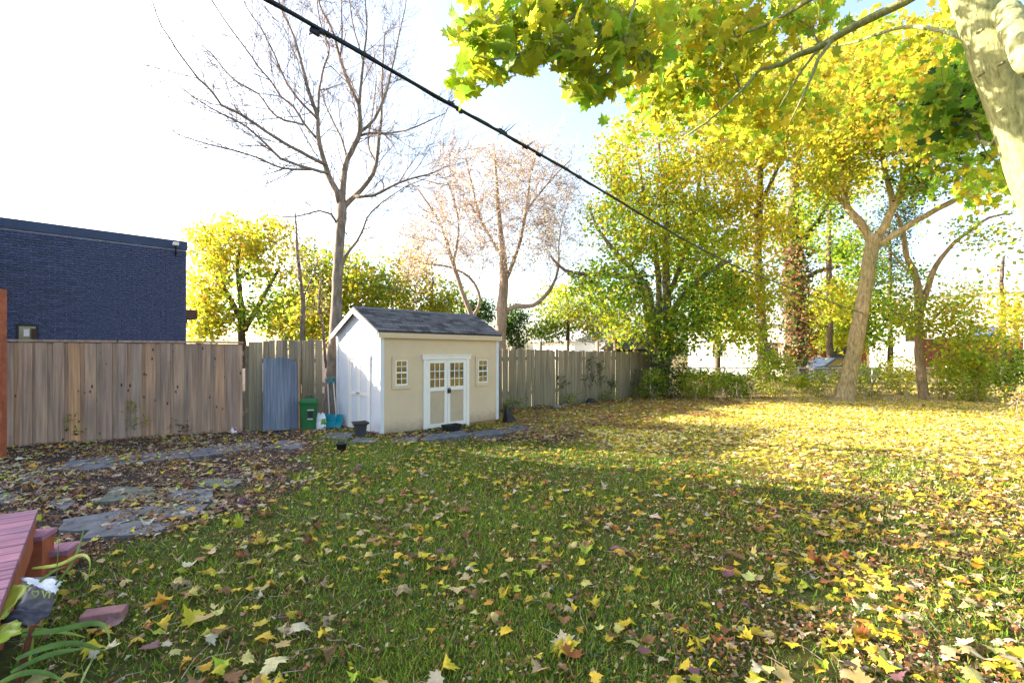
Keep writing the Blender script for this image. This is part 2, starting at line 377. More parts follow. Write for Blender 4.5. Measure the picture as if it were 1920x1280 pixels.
def twigs(limbs,off,dens,lmin,lmax,levels,rad0,skip=1,upb=.35):
    m=MB()
    def grow(p,d,Lg,r,lv):
        n=4 if lv>0 else 3; pts=[p]; rr=[r]; cur=p; dd=d.normalized(); kids=[]
        for i in range(n):
            dd=(dd+Vector((R(-1,1),R(-1,1),R(-.8,1)))*.16+Vector((0,0,upb*.12))).normalized(); cur=cur+dd*(Lg/n); pts.append(cur); rr.append(max(.0032 if rad0<.015 else .006,r*(1-(i+1)/n*.75)))
            if lv>0: kids.append((cur,dd,rr[-1]))
        m.tube([a-off for a in pts],rr,4 if r>.008 else 3,cap=False)
        for (c,dv,rc) in kids:
            for _ in range(2):
                if R(0,1)<.66:
                    ax=Vector((R(-1,1),R(-1,1),R(-1,1))).normalized(); nd=(Matrix.Rotation(R(.45,.95)*random.choice((-1,1)),3,ax)@dv)
                    grow(c,nd,Lg*R(.35,.65),rc*.7,lv-1)
    for lm in limbs:
        s=smooth(lm,dens); 
        for i in range(skip,len(s)):
            p,r=s[i]; t=(s[i][0]-s[i-1][0]).normalized()
            if r>.075 or R(0,1)<.12: continue
            ax=t.orthogonal(); ax.rotate(Matrix.Rotation(R(0,6.28),3,t)); nd=(Matrix.Rotation(R(.5,.95),3,ax)@t)
            k=i/len(s); grow(p,nd,R(lmin,lmax)*(1.15-.5*k),min(r*.5,rad0),levels)
    return m
# ------------------------------------------------------------------ the ground
def dirt_mask(x,y):
    n=.35*np.sin(x*2.1+y*1.3)+.25*np.sin(x*5.3-y*3.1)+.18*np.sin(y*7.7+x*1.9)
    a=sst((-2.75-.09*(y-3)-x+n)/.55+.5)                # left strip
    # round the shed and in front of the old fence
    dx=(x+1.2); dy=(y-9.6); b=sst((1.0-np.hypot(dx/3.2,dy/1.1)+n*.5)/.5)*.8
    fl=(0.824*x+14.36-y); c=sst((1.6-fl+n)/1.0)*(x>-3)*.8
    return np.clip(np.maximum(np.maximum(a,b),c),0,1)
def litter_mask(x,y):
    n=.8*np.sin(x*.9+y*.7)+.5*np.sin(x*2.3-y*1.1)
    return np.clip(sst((y+.6*(x-2)-7.6+n)/3.0),0,1)*sst((x+1.2+.4*(y-10))/1.5)
def axis(a,b,st,far):
    d=list(np.arange(a,b,st)); lo=[a-st*1.6**k for k in range(1,60) if st*1.6**k<far]; hi=[b+st*1.6**k for k in range(1,60) if st*1.6**k<far]
    return np.array(sorted(lo)+d+[b]+hi)
xs=axis(-12,24,.2,700); ys=axis(-1,24,.2,900)
X,Y_=np.meshgrid(xs,ys); Z=GH(X,Y_); nx,ny=len(xs),len(ys)
V=np.stack([X.ravel(),Y_.ravel(),Z.ravel()],1)
i=np.arange(nx*ny).reshape(ny,nx); Fq=np.stack([i[:-1,:-1],i[:-1,1:],i[1:,1:],i[1:,:-1]],-1).reshape(-1,4)
col=np.stack([dirt_mask(X,Y_).ravel(),litter_mask(X,Y_).ravel(),np.zeros(nx*ny)],1)
def ground_mat():
    m,n,l,b=newmat('lawn_and_soil'); at=n.new('ShaderNodeAttribute'); at.attribute_name='tint'
    sp=n.new('ShaderNodeSeparateColor'); l.new(at.outputs['Color'],sp.inputs[0])
    t1=noise(n,l,9,8,rough=.75); g=ramp(n,[(.3,(.03,.045,.014)),(.5,(.075,.095,.022)),(.7,(.14,.14,.045))]); l.new(t1.outputs['Fac'],g.inputs[0])
    tb=noise(n,l,1.1,4); gb=ramp(n,[(.35,(1,1,1)),(.7,(.85,.62,.45))]); l.new(tb.outputs['Fac'],gb.inputs[0]); gc=mixc(n,l,g.outputs[0],gb.outputs[0],1.0,'MULTIPLY')
    t2=noise(n,l,22,8,rough=.8); d=ramp(n,[(.3,(.022,.015,.013)),(.5,(.06,.042,.036)),(.62,(.11,.08,.062)),(.75,(.24,.19,.14))]); l.new(t2.outputs['Fac'],d.inputs[0])
    t3=noise(n,l,14,8,rough=.8); q=ramp(n,[(.3,(.08,.07,.014)),(.42,(.26,.19,.03)),(.55,(.52,.39,.06)),(.75,(.70,.58,.20))]); l.new(t3.outputs['Fac'],q.inputs[0])
    a=mixc(n,l,gc,q.outputs[0],sp.outputs[1]); a=mixc(n,l,a,d.outputs[0],sp.outputs[0])
    l.new(a,b.inputs['Base Color']); b.inputs['Roughness'].default_value=.95; b.inputs['Specular IOR Level'].default_value=.1
    bump(n,l,b,t2.outputs['Fac'],.9,.03); return m
ground=put('ground',np_mesh('ground',V,[Fq],ground_mat(),col,smooth=True),None)
tag(ground,'back garden ground, lawn strewn with fallen maple leaves and bare soil at the left','ground',kind='structure')

# ------------------------------------------------------------------ big structure: brick building
BR=Vector((-10.3,15.3,0)); bdir=Vector((-.726,-.687,0)); brz=math.atan2(-bdir.y,-bdir.x)   # local +x to the right end
bb=thing('brick_building','dark navy brick building with a flat roof, rising behind the left fence','building',BR,brz)
H=5.0; LB=11.0
def onwall(px,org,d):                       # distance along the wall where the pixel column meets it
    k=(px-960)/F; return (org.x-k*org.y)/(k*d.y-d.x)
wxa=-onwall(30,BR,bdir); wxb=-onwall(72,BR,bdir)
wz0,wz1=1.72,2.32
m=MB(); m.box(-LB,wxa,.05,8,-.1,H-.02); m.box(wxb,-.001,.05,8,-.1,H-.02); m.box(wxa,wxb,.05,8,-.1,wz0); m.box(wxa,wxb,.05,8,wz1,H-.02); m.box(wxa,wxb,.3,8,wz0,wz1)
m.build('wall',M_mortar,bb)
m=MB(); m.box(-LB-.02,.03,-.012,8.03,H-.19,H+.06); m.build('parapet',M_navy,bb,bevel=.006)
m=MB(); m.box(-LB,.02,-.02,8.02,H+.06,H+.075); m.build('roof_edge',M_metal,bb)
bl,bh,jt=.235,.070,.015
bm=MB(); bm.box(0,bl-jt,0,.055,0,bh-jt); brick_me=bm.mesh('brick',M_brick)
cells=[]
rows=int((H-.19-1.0)/bh)
for r in range(rows):
    z=1.0+r*bh
    x=-LB+ (0 if r%2 else bl/2)
    while x<-bl*.4:
        x1=0 if x+bl>=-bl*.4 else x+bl-jt
        segs=[(x,x1)]
        if z+bh-jt>wz0 and z<wz1:
            segs=[(a_,b_) for a_,b_ in ((x,min(x1,wxa-.004)),(max(x,wxb+.004),x1)) if b_-a_>.02]
        for a_,b_ in segs:
            ww=BR+(-bdir)*a_
            cells.append((a_,b_,z,abs(ww.x/ww.y)*F<1000 and z>2.0,ww.y))
        x+=bl
vis=sorted([c for c in cells if c[3]],key=lambda c:c[4])[:300]; vs_set=set(id(c) for c in vis)
rest=MB()
for c in cells:
    x,x1,z=c[:3]; dy=R(-.004,.004)
    if id(c) in vs_set: put('brick',brick_me,bb,(x,dy,z),None,((x1-x)/(bl-jt),1,1))
    else: rest.box(x,x1,dy,.055+dy,z,z+bh-jt)
o=rest.build('brick',M_brick,bb); o['kind']='stuff'
fr=MB(); t_=.05
fr.box(wxa,wxb,-.01,.12,wz1-t_,wz1); fr.box(wxa,wxb,-.01,.12,wz0,wz0+t_); fr.box(wxa,wxa+t_,-.01,.12,wz0+t_,wz1-t_); fr.box(wxb-t_,wxb,-.01,.12,wz0+t_,wz1-t_)
wf=fr.build('window',M_black,bb)
MB().box(wxa+t_,wxb-t_,.06,.075,wz0+t_,wz1-t_).build('pane',mat_glass('dim_window_glass',(.05,.06,.05)),wf)
MB().box(wxa+.14,wxa+.25,.05,.057,wz0+.28,wz1-.12).build('sticker',M_white,wf)
# lamp on a bracket at the corner of the building
fx=-onwall(327,BR,bdir)
q=W(327,463,BR.y+bdir.y*-fx)
m=MB(); m.tube([(fx+.04,0,q.z-.28),(fx,-.22,q.z)],.022,6); 
am=m.build('lamp_arm',M_black,bb); m=MB(); m.box(fx-.07,fx+.07,-.34,-.16,q.z,q.z+.10); m.build('lamp_head',M_white,am,bevel=.01)
m=MB(); m.box(-.3,.52,1.2,2.0,2.72,3.02); m.box(-.2,.25,1.3,1.9,2.58,2.72); m.build('brown_canopy',mat_plain('brown_fascia',(.14,.07,.05),.7),bb)
# unseen house added beyond the left edge to shade the foreground lawn
nh=thing('added_shade_house','unseen one-storey house added outside the left edge to shade the lawn','house',(-13.2,11.2,0),math.radians(-135))
m=MB(); m.box(0,9,0,5,-.1,4.4); m.build('wall',M_siding,nh)
m=MB(); m.add([(-.3,-.3,4.35),(9.3,-.3,4.35),(9.3,5.3,4.35),(-.3,5.3,4.35),(-.3,2.5,5.9),(9.3,2.5,5.9)],[(0,3,2,1),(0,1,5,4),(2,3,4,5),(0,4,3),(1,2,5)]); m.build('roof',M_roofd,nh)

# ------------------------------------------------------------------ shed
S0=Vector((-2.5,9.2,0)); su=Vector((.70,.714,0)).normalized(); srz=math.atan2(su.y,su.x); SL,SD,SH,SR=3.1,1.8,1.98,2.45
shed=thing('garden_shed','cream garden shed with white double doors and a grey shingle roof on the lawn edge','shed',S0,srz)
m=MB()
m.box(-.0,SL,.0,.06,0,SH); m.box(0,SL,SD-.06,SD,0,SH); m.box(SL-.06,SL,.06,SD-.06,0,SH)
m.build('front_wall',M_cream,shed)
for xx in (0,SL-.06):
    m=MB()
    if xx==0: m.box(0,.06,.06,SD-.06,0,SH)
    m.add([(xx,0,SH),(xx,SD,SH),(xx,SD/2,SR-.03),(xx+.06,0,SH),(xx+.06,SD,SH),(xx+.06,SD/2,SR-.03)],[(0,2,1),(3,4,5),(0,3,5,2),(2,5,4,1)]); m.build('gable_wall',M_gable,shed)
m=MB(); m.box(-.012,.0,-.012,.08,0,SH-.01); m.box(-.012,.0,SD-.08,SD+.012,0,SH-.01); m.box(0,.07,-.012,0,0,SH-.01); m.box(SL-.07,SL+.012,-.012,0,0,SH-.01)
m.build('corner_trim',M_gable,shed)
m=MB(); m.box(-.008,0,.08,SD-.08,SH-.035,SH-.015); m.build('gable_seam_trim',M_gable,shed)
m=MB()
for yy in (.05,SD/2-.05,SD-.15): m.box(.02,SL-.01,yy,yy+.1,-.16,-.002)
m.build('skid',M_skid,shed)
# roof
roof=MB(); ov=.04; e=.07; slope=(SR-SH)/(SD/2); ze=SH-e*slope
def rp(x,y,dz=0):
    zz=SR-abs(y-SD/2)*slope; return (x,y,zz+dz)
x0,x1=-.09,SL+.05
roof.add([rp(x0,-e,.0),rp(x1,-e,.0),rp(x1,SD/2,0),rp(x0,SD/2,0),rp(x0,SD+e,0),rp(x1,SD+e,0),
          rp(x0,-e,.025),rp(x1,-e,.025),rp(x1,SD/2,.025),rp(x0,SD/2,.025),rp(x0,SD+e,.025),rp(x1,SD+e,.025)],
         [(0,3,2,1),(3,4,5,2),(6,7,8,9),(9,8,11,10),(0,1,7,6),(5,4,10,11),(0,6,9,3),(3,9,10,4),(1,2,8,7),(2,5,11,8)])
rf=roof.build('roof',M_dkgrey,shed)
for sgn in (0,1):
    ya,yb=(-e,SD/2) if sgn==0 else (SD+e,SD/2)
    for xx in (x0-.018,x1):
        m=MB(); m.add([rp(xx,ya,-.09),rp(xx,yb,-.09),rp(xx,yb,.012),rp(xx,ya,.012),rp(xx+.018,ya,-.09),rp(xx+.018,yb,-.09),rp(xx+.018,yb,.012),rp(xx+.018,ya,.012)],
              [(0,1,2,3),(4,7,6,5),(0,4,5,1),(2,6,7,3),(0,3,7,4),(1,5,6,2)]); m.build('rake_board',M_white,shed)
m=MB(); m.box(x0+.02,x1,-e-.0,-e+.02,ze-.10,ze+.004); m.build('fascia',M_cream,shed)
L_s=math.hypot(SD/2+e,(SD/2+e)*slope); nrow=9; rw=L_s/nrow; ang=math.atan(slope)
shm=[]
for k in range(4):
    wd=[.23,.20,.26,.17][k]; mm=MB(); mm.box(.003,wd-.006,-.006,rw*1.25,0,.015); shm.append((wd,mm.mesh('shingle',M_shingle)))
for side in (0,1):
    for r in range(nrow):
        x=x0-.012 - R(0,.15); 
        while x<x1+.01:
            wd,me=random.choice(shm); xa=x; sc=1
            if x<x0-.012: sc=(x+wd-(x0-.012))/wd; xa=x0-.012
            if x+wd>x1+.02: sc=max(.1,(x1+.02-xa)/wd)
            if sc>.12:
                d=r*rw; lift=.027+.006*(1)+R(0,.004)
                if side==0:
                    y=-e+d*math.cos(ang); z=SR-(SD/2-y)*slope+lift
                    if True: put('shingle',me,rf,(xa,y,z),(ang-.055,0,0),(sc,1 if r<nrow-1 else .82,1))
                elif r%1==0 and side==1 and r>=nrow-3:
                    y=SD+e-d*math.cos(ang); z=SR-(y-SD/2)*slope+lift
                    put('shingle',me,rf,(xa+wd*sc,y,z),(ang-.055,0,math.pi),(sc,1 if r<nrow-1 else .82,1))
            x+=wd
m=MB(); m.add([(x0-.012,SD/2-.09,SR-.09*slope+.052),(x1+.02,SD/2-.09,SR-.09*slope+.052),(x1+.02,SD/2,SR+.058),(x0-.012,SD/2,SR+.058),(x0-.012,SD/2+.09,SR-.09*slope+.052),(x1+.02,SD/2+.09,SR-.09*slope+.052)],[(0,1,2,3),(3,2,5,4)]); m.build('ridge_cap',M_shingle,rf)
def shed_window(xa,xb,za,zb):
    m=MB(); t=.075; y0=-.022
    m.box(xa-t,xb+t,y0,0,zb,zb+t); m.box(xa-t,xb+t,y0,0,za-t,za); m.box(xa-t,xa,y0,0,za,zb); m.box(xb,xb+t,y0,0,za,zb)
    cas=m.build('window',M_cream,shed,bevel=.003)
    s=.028; m=MB(); zm=(za+zb)/2
    m.box(xa,xb,-.014,.002,zb-s,zb); m.box(xa,xb,-.014,.002,za,za+s); m.box(xa,xa+s,-.014,.002,za+s,zb-s); m.box(xb-s,xb,-.014,.002,za+s,zb-s); m.box(xa+s,xb-s,-.018,.002,zm-s*.6,zm+s*.6)
    m.build('sash',M_white,cas)
    m=MB(); xm=(xa+xb)/2; g=.006
    for (a,b_) in ((za+s,zm-s*.6),(zm+s*.6,zb-s)):
        m.box(xm-g,xm+g,-.011,-.004,a,b_); m.box(xa+s,xm-g,-.011,-.004,(a+b_)/2-g,(a+b_)/2+g); m.box(xm+g,xb-s,-.011,-.004,(a+b_)/2-g,(a+b_)/2+g)
        for (p_,q_) in ((xa+s,xm-g),(xm+g,xb-s)):
            for (u_,v_) in ((a,(a+b_)/2-g),((a+b_)/2+g,b_)):
                MB().box(p_,q_,-.0035,-.0015,u_,v_).build('pane',M_glass,cas)
    m.build('muntin',M_white,cas)
shed_window(.315,.60,.92,1.42); shed_window(2.46,2.76,.88,1.41)
# double door
dx0,dx1,dz1=.97,2.19,1.50
m=MB(); t=.085; m.box(dx0,dx0+t,-.03,0,-.03,dz1-.08); m.box(dx1-t,dx1,-.03,0,-.06,dz1-.08); m.box(dx0-.035,dx1+.035,-.042,0,dz1-.08,dz1); m.box(dx0-.05,dx1+.05,-.055,0,dz1,dz1+.022)
m.build('door_frame',M_white,shed,bevel=.003)
mid=(dx0+dx1)/2
for a,b_ in ((dx0+t+.004,mid-.003),(mid+.003,dx1-t-.004)):
    z0,z1=.0,dz1-.085; st=.075; zr=.80
    m=MB(); m.box(a,a+st,-.024,0,z0,z1); m.box(b_-st,b_,-.024,0,z0,z1); m.box(a+st,b_-st,-.024,0,z1-st,z1); m.box(a+st,b_-st,-.024,0,zr-.04,zr+.04); m.box(a+st,b_-st,-.024,0,z0,z0+st)
    d=m.build('door',M_white,shed,bevel=.003)
    MB().box(a+st,b_-st,-.008,-.001,z0+st,zr-.04).build('panel',M_panel,d)
    m=MB(); g=.008; ga,gb,gz0,gz1=a+st,b_-st,zr+.04,z1-st; wv=(gb-ga)/3; hv=(gz1-gz0)/3
    for i in (1,2): m.box(ga+wv*i-g,ga+wv*i+g,-.019,-.006,gz0,gz1)
    for j in (1,2):
        for i in range(3): m.box(ga+wv*i+(g if i else 0),ga+wv*(i+1)-(g if i<2 else 0),-.019,-.006,gz0+hv*j-g,gz0+hv*j+g)
    m.build('muntin',M_white,d)
    for i in range(3):
        for j in range(3): MB().box(ga+wv*i+(g if i else 0),ga+wv*(i+1)-(g if i<2 else 0),-.005,-.003,gz0+hv*j+(g if j else 0),gz0+hv*(j+1)-(g if j<2 else 0)).build('pane',M_glass,d)
m=MB(); m.box(mid+.0,mid+.075,-.055,-.026,.70,.79); m.tube([(mid+.015,-.04,.79),(mid+.015,-.04,.815),(mid+.06,-.04,.815),(mid+.06,-.04,.79)],.006,6); m.build('padlock',M_black,shed,bevel=.004)
# gable door (faces local -x)
ga0,ga1=.42,1.18
m=MB(); tt=.06
m.box(-.026,0,ga0-tt,ga0,0,1.44); m.box(-.026,0,ga1,ga1+tt,0,1.44); m.box(-.034,0,ga0-tt-.02,ga1+tt+.02,1.44,1.51); m.build('door_frame',M_white,shed,bevel=.003)
gm=(ga0+ga1)/2
for a,b_ in ((ga0+.003,gm-.003),(gm+.003,ga1-.003)):
    m=MB(); st=.055; m.box(-.02,0,a,a+st,.02,1.435); m.box(-.02,0,b_-st,b_,.02,1.435)
    for z in (.02,.70,1.37): m.box(-.02,0,a+st,b_-st,z,z+.065)
    d=m.build('door',M_white,shed,bevel=.002); MB().box(-.006,-.001,a+st,b_-st,.085,.70).build('panel',M_gable,d); MB().box(-.006,-.001,a+st,b_-st,.765,1.37).build('panel',M_gable,d)
m=MB(); m.tube([(-.02,gm,.75),(-.07,gm,.75)],[.022,.026],10); m.build('door_knob',M_metal,shed)

# ------------------------------------------------------------------ fences
def board_mesh(w_,t_,h_,mat,name='board'):
    m=MB(); c=.008
    m.add([(-w_/2,0,0),(w_/2,0,0),(w_/2,t_,0),(-w_/2,t_,0),(-w_/2,0,h_-c),(w_/2,0,h_-c),(w_/2,t_,h_),(-w_/2,t_,h_)],[(0,3,2,1),(4,5,6,7),(0,1,5,4),(1,2,6,5),(2,3,7,6),(3,0,4,7)])
    return m.mesh(name,mat)
FA,FB=Vector((-11.0,6.50,0)),Vector((-5.36,9.82,0)); FB=Vector((-5.36,9.66,0)); d1=(FB-FA); L1=d1.length
nf=thing('new_board_fence','pinkish brown board fence with a flat cap rail, left of the weathered grey section','fence',FA,math.atan2(d1.y,d1.x))
bms=[(.145,board_mesh(.145,.018,1.765,M_newfence)),(.16,board_mesh(.16,.018,1.765,M_newfence)),(.15,board_mesh(.15,.018,1.765,M_newfence))]
x=.07; k=0
while x<L1-.05:
    wd,me=random.choice(bms); bk=k%2
    put('board',me,nf,(x,(.0 if not bk else .022)+R(-.002,.002),-.03+R(-.006,.006)),(R(-.004,.004),R(-.006,.006),R(-.01,.01)))
    x+=.105+R(-.006,.01); k+=1
m=MB(); m.box(0,L1,-.015,.10,1.745,1.78); m.build('cap_rail',M_newfence,nf)
for z in (.3,1.5): m=MB(); m.box(0,L1,.045,.085,z,z+.09); m.build('rail',M_newfence,nf)
for xx in (.1,2.3,4.5,L1-.1): m=MB(); m.box(xx-.045,xx+.045,.09,.18,-.1,1.69); m.build('post',M_newfence,nf)
def old_fence(name,label,A,B,h0,h1,gap,dropz,seed,extra_posts=()):
    d=B-A; L=d.length; f=thing(name,label,'fence',A,math.atan2(d.y,d.x)); random.seed(seed)
    x=.05; 
    while x<L:
        wd=R(.10,.14); t=x/L; z0=dropz(t); me=board_mesh(wd,.018,(h0+(h1-h0)*t)-z0+R(-.035,.03),M_oldfence)
        put('board',me,f,(x+wd/2,R(-.008,.008),z0),(R(-.01,.01),R(-.008,.008),R(-.03,.03)))
        x+=wd+random.choice([.002,.003,.004,.004,.005,gap])
    for z in (.35,1.35):
        m=MB(); m.box(0,L,.03,.07,z,z+.09); m.build('rail',M_oldfence,f)
    for xx,zt in extra_posts: m=MB(); m.box(xx-.045,xx+.045,.07,.16,-.2,zt); m.build('post',M_oldfence,f)
    return f
old_fence('old_board_fence','weathered greenish board fence behind the leaning panel and the green bin',Vector((-5.33,9.68,0)),Vector((-4.22,10.42,0)),1.77,1.86,.016,lambda t:-.05,3,[(.05,1.7)])
old_fence('old_board_fence','long mossy grey board fence running from behind the shed to the clump of maples',Vector((-3.72,10.98,0)),Vector((5.3,18.7,0)),1.72,1.60,.014,lambda t:-.14,4,[(5.0,1.75),(6.15,1.92),(7.35,1.97),(8.9,1.95),(9.9,2.05),(11.1,1.8)])
random.seed(11)
# leaning panel
pa=G(497,806); pb=G(551,806); pd=pb-pa
pn=thing('propped_boards','bluish grey fence panel leaning against the old fence left of the green bin','fence panel',(-4.93,9.58,0),math.atan2(.45,.9))
for i in range(5):
    me=board_mesh(.125,.02,1.47+R(-.02,.03)-(.06 if i==4 else 0),M_bluegrey); put('board',me,pn,(.06+i*.128,.0,0),(math.radians(-11),0,0)) 
me=board_mesh(.03,.06,1.48,M_rawedge); put('edge_board',me,pn,(.06+4.66*.128,-.02,0),(math.radians(-11),0,0))
for z in (.4,1.1): m=MB(); m.box(0,.62,.022,.05,z,z+.08,Matrix.Rotation(math.radians(-11),4,'X')); m.build('rail',M_bluegrey,pn)

# ------------------------------------------------------------------ things by the shed
bp=G(573,804); bn=thing('green_bin','dark green lidded organics bin standing beside the leaning panel','bin',(-4.14,9.86,0),math.radians(20))
m=MB(); m.lathe([(.135,0),(.14,.02),(.15,.25),(.152,.27),(.148,.28),(.165,.52)],24,sq=.55); m.build('bin_body',M_green,bn,smooth=False,bevel=.004)
m=MB(); m.lathe([(.182,.515),(.188,.56),(.175,.60),(.12,.635),(.02,.65)],24,sq=.55); m.build('lid',M_green,bn)
m=MB(); m.tube([(-.06,-.02,.64),(-.05,-.02,.68),(.05,-.02,.68),(.06,-.02,.64)],.012,6); m.build('lid_handle',M_dkgrey,bn)
m=MB(); m.box(-.02,.10,-.185,-.16,.40,.42); m.box(-.02,.08,-.175,-.15,.22,.24); m.build('bin_handle',M_shaft,bn)
m=MB(); m.box(-.01,.08,-.167,-.15,.25,.39); m.build('bin_recess',M_black,bn)  # raised black block, its colour standing in for the shade of a hollow
def shovel(label,loc,h,lean,rz):
    s=thing('snow_shovel',label,'shovel',loc,rz,'snow shovels by the shed')
    top=Vector((lean,.10,h)); 
    m=MB(); m.tube([(0,0,.22),top],.014,8); m.build('shaft',M_shaft,s)
    m=MB(); m.tube([top,top+Vector((-.05,0,.05)),top+Vector((-.05,0,.11)),top+Vector((.05,0,.11)),top+Vector((.05,0,.05)),top],.012,6); m.build('grip',M_teal,s)
    m=MB(); nn=8; vs1=[]
    for i in range(nn+1):
        a=(i/nn-.5); 
        for z,yy in ((.0,-.10),(.12,-.02),(.27,.0)): vs1.append((a*.34,yy-abs(a)*.10,z))
    fs=[(i*3+j,(i+1)*3+j,(i+1)*3+j+1,i*3+j+1) for i in range(nn) for j in range(2)]
    m.add(vs1,fs); o=m.build('blade',M_teal,s); sm=o.modifiers.new('thick','SOLIDIFY'); sm.thickness=.008
shovel('teal gripped snow shovel with pale shaft, left one of the pair at the trunk',(-3.86,10.22,0),.90,-.06,math.radians(5))
shovel('snow shovel leaning tight against the shed corner, right of the other shovel',(-3.70,10.18,0),.92,-.12,math.radians(-10))
# white bag
def crumple(name,label,cat,loc,dims,mats,seed,n=9,rz=0,lean=0):
    random.seed(seed); o_=thing(name,label,cat,loc,rz); m=MB(); prof=[]
    vs1=[]; K=14
    for i in range(n+1):
        t=i/n; wdt=(1-.25*abs(t-.35))*(1 if t<.85 else .8)
        for j in range(K):
            a=2*math.pi*j/K; q=R(.88,1.1)
            vs1.append((math.cos(a)*dims[0]/2*wdt*q+lean*t,math.sin(a)*dims[1]/2*wdt*q*(1-.6*t),dims[2]*t+R(-.01,.01)+(.03*math.sin(j*2.3) if t>.9 else 0)))
    fs=[(i*K+j,i*K+(j+1)%K,(i+1)*K+(j+1)%K,(i+1)*K+j) for i in range(n) for j in range(K)]+[tuple(range(K))[::-1]]
    m.add(vs1,fs)
    m.m=[1 if (len(mats)>1 and (f[0]//K) in (3,4,5) and (f[0]%K) in (11,12,13)) else 0 for f in m.f]
    ob=m.build('bag_skin',mats,o_); return o_
crumple('soil_bag','crumpled white plastic bag with a green print slumped beside the green bin','bag',(-3.92,9.88,-.01),(.22,.13,.33),[M_bagw,mat_plain('green_print',(.12,.28,.03),.5)],5,lean=.03)
crumple('litter_packet','small crumpled white and red packet lying at the foot of the fence','packet',(-5.42,9.42,0),(.13,.09,.09),[M_bagw,mat_plain('red_print',(.45,.02,.05),.5)],6,n=5)
# planters
p1=thing('plant_pot','square dark grey pot full of brown leaves at the corner of the shed','plant pot',(-2.80,8.93,0),math.radians(30))
m=MB(); m.lathe([(.105,0),(.145,.25),(.185,.255),(.19,.285),(.165,.285),(.155,.24)],4); m.build('pot',M_dkgrey,p1,bevel=.004)
m=MB(); m.lathe([(.15,.235),(.10,.27),(.01,.28)],10); m.build('soil',M_soil,p1)
p2=thing('plant_pot','small round dark pot standing on the leaves in front of the shed corner','plant pot',(-2.68,7.60,0))
m=MB(); m.lathe([(.062,0),(.078,.12),(.086,.12),(.086,.145),(.072,.145),(.068,.125)],18); m.build('pot',M_black,p2,smooth=True)
m=MB(); m.lathe([(.07,.125),(.02,.14)],14); m.build('soil',M_soil,p2)
tr_=thing('storage_tray','low black plastic tray in front of the white double doors','tray',(-1.22,9.80,GH(-1.22,9.8)+.045),srz)
m=MB(); m.add([(-.16,-.08,0),(.16,-.08,0),(.16,.08,0),(-.16,.08,0),(-.19,-.11,.12),(.19,-.11,.12),(.19,.11,.12),(-.19,.11,.12),(-.17,-.09,.12),(.17,-.09,.12),(.17,.09,.12),(-.17,.09,.12),(-.15,-.07,.02),(.15,-.07,.02),(.15,.07,.02),(-.15,.07,.02)],
   [(0,3,2,1),(0,1,5,4),(1,2,6,5),(2,3,7,6),(3,0,4,7),(4,5,9,8),(5,6,10,9),(6,7,11,10),(7,4,8,11),(8,9,13,12),(9,10,14,13),(10,11,15,14),(11,8,12,15),(12,13,14,15)]); m.build('tray',M_black,tr_)
sc_=thing('leaf_scoop','black plastic scoop leaning on the far right corner of the shed','scoop',(-.13,11.47,-.1),srz)
m=MB(); m.add([(-.05,-.10,.0),(.36,-.02,.0),(.34,.12,.02),(-.05,.10,.0),(-.04,-.02,.42),(-.02,.02,.42)],[(0,3,2,1),(0,1,4),(1,2,5,4),(2,3,5),(3,0,4,5)]); m.build('scoop',M_black,sc_)
# rocks at the foot of the long fence
for i,(px,py,r) in enumerate([(1008,757,.13),(1026,752,.16),(1044,759,.18),(1060,754,.11)]):
    g=G(px,py+6,-.1); m=MB(); m.lathe([(r*.7,-.04),(r,.02),(r*.8,r*.45),(r*.2,r*.6)],9)
    m.v=[(a*R(.85,1.15),b_*R(.7,1.1),c) for a,b_,c in m.v]
    o=m.build('rock',M_rock,None); o.location=(g.x,g.y,-.1); o.rotation_euler=(0,0,R(0,6))
    tag(o,['pale grey rock, leftmost in the pile at the fence foot','grey rock behind the pile at the fence foot, second from the left','largest grey rock of the pile at the fence foot','small grey rock, rightmost in the pile at the fence foot'][i],'rock','rocks at the foot of the long fence')
g=G(1108,756,-.1); m=MB(); m.lathe([(.16,-.02),(.17,.06),(.10,.16),(.02,.18)],10); m.v=[(a*R(.85,1.15),b_*R(.7,1.1),c) for a,b_,c in m.v]
o=m.build('rock',mat_plain('dark_stone',(.03,.03,.035),.7),None); o.location=g; tag(o,'dark rounded stone alone at the foot of the mossy fence','rock')

# ------------------------------------------------------------------ stone path
path=bpy.data.objects.new('path',None); C.objects.link(path)
tag(path,'sunken flagstone path winding over the bare soil to the shed','path',kind='structure')
def flag(pix,mat=None,h=.018,jit=.0):
    pts=[G(a,b_) for a,b_ in pix]; c=sum(pts,Vector())/len(pts); poly=[]
    n=len(pts)
    for i in range(n):
        a=pts[i]; b_=pts[(i+1)%n]
        for t in (0,.33,.66): q=a.lerp(b_,t); poly.append((q.x-c.x+R(-.012,.012),q.y-c.y+R(-.012,.012)))
    zz=float(max(GH(c.x,c.y),GH(pts[0].x,pts[0].y),GH(pts[2].x,pts[2].y)))
    # counter-clockwise
    ar=sum(poly[i][0]*poly[(i+1)%len(poly)][1]-poly[(i+1)%len(poly)][0]*poly[i][1] for i in range(len(poly)))
    if ar<0: poly=poly[::-1]
    m=MB(); m.prism(poly,-.06,h); o=m.build('flagstone',mat or M_stone,path); o.location=(c.x,c.y,zz); return o
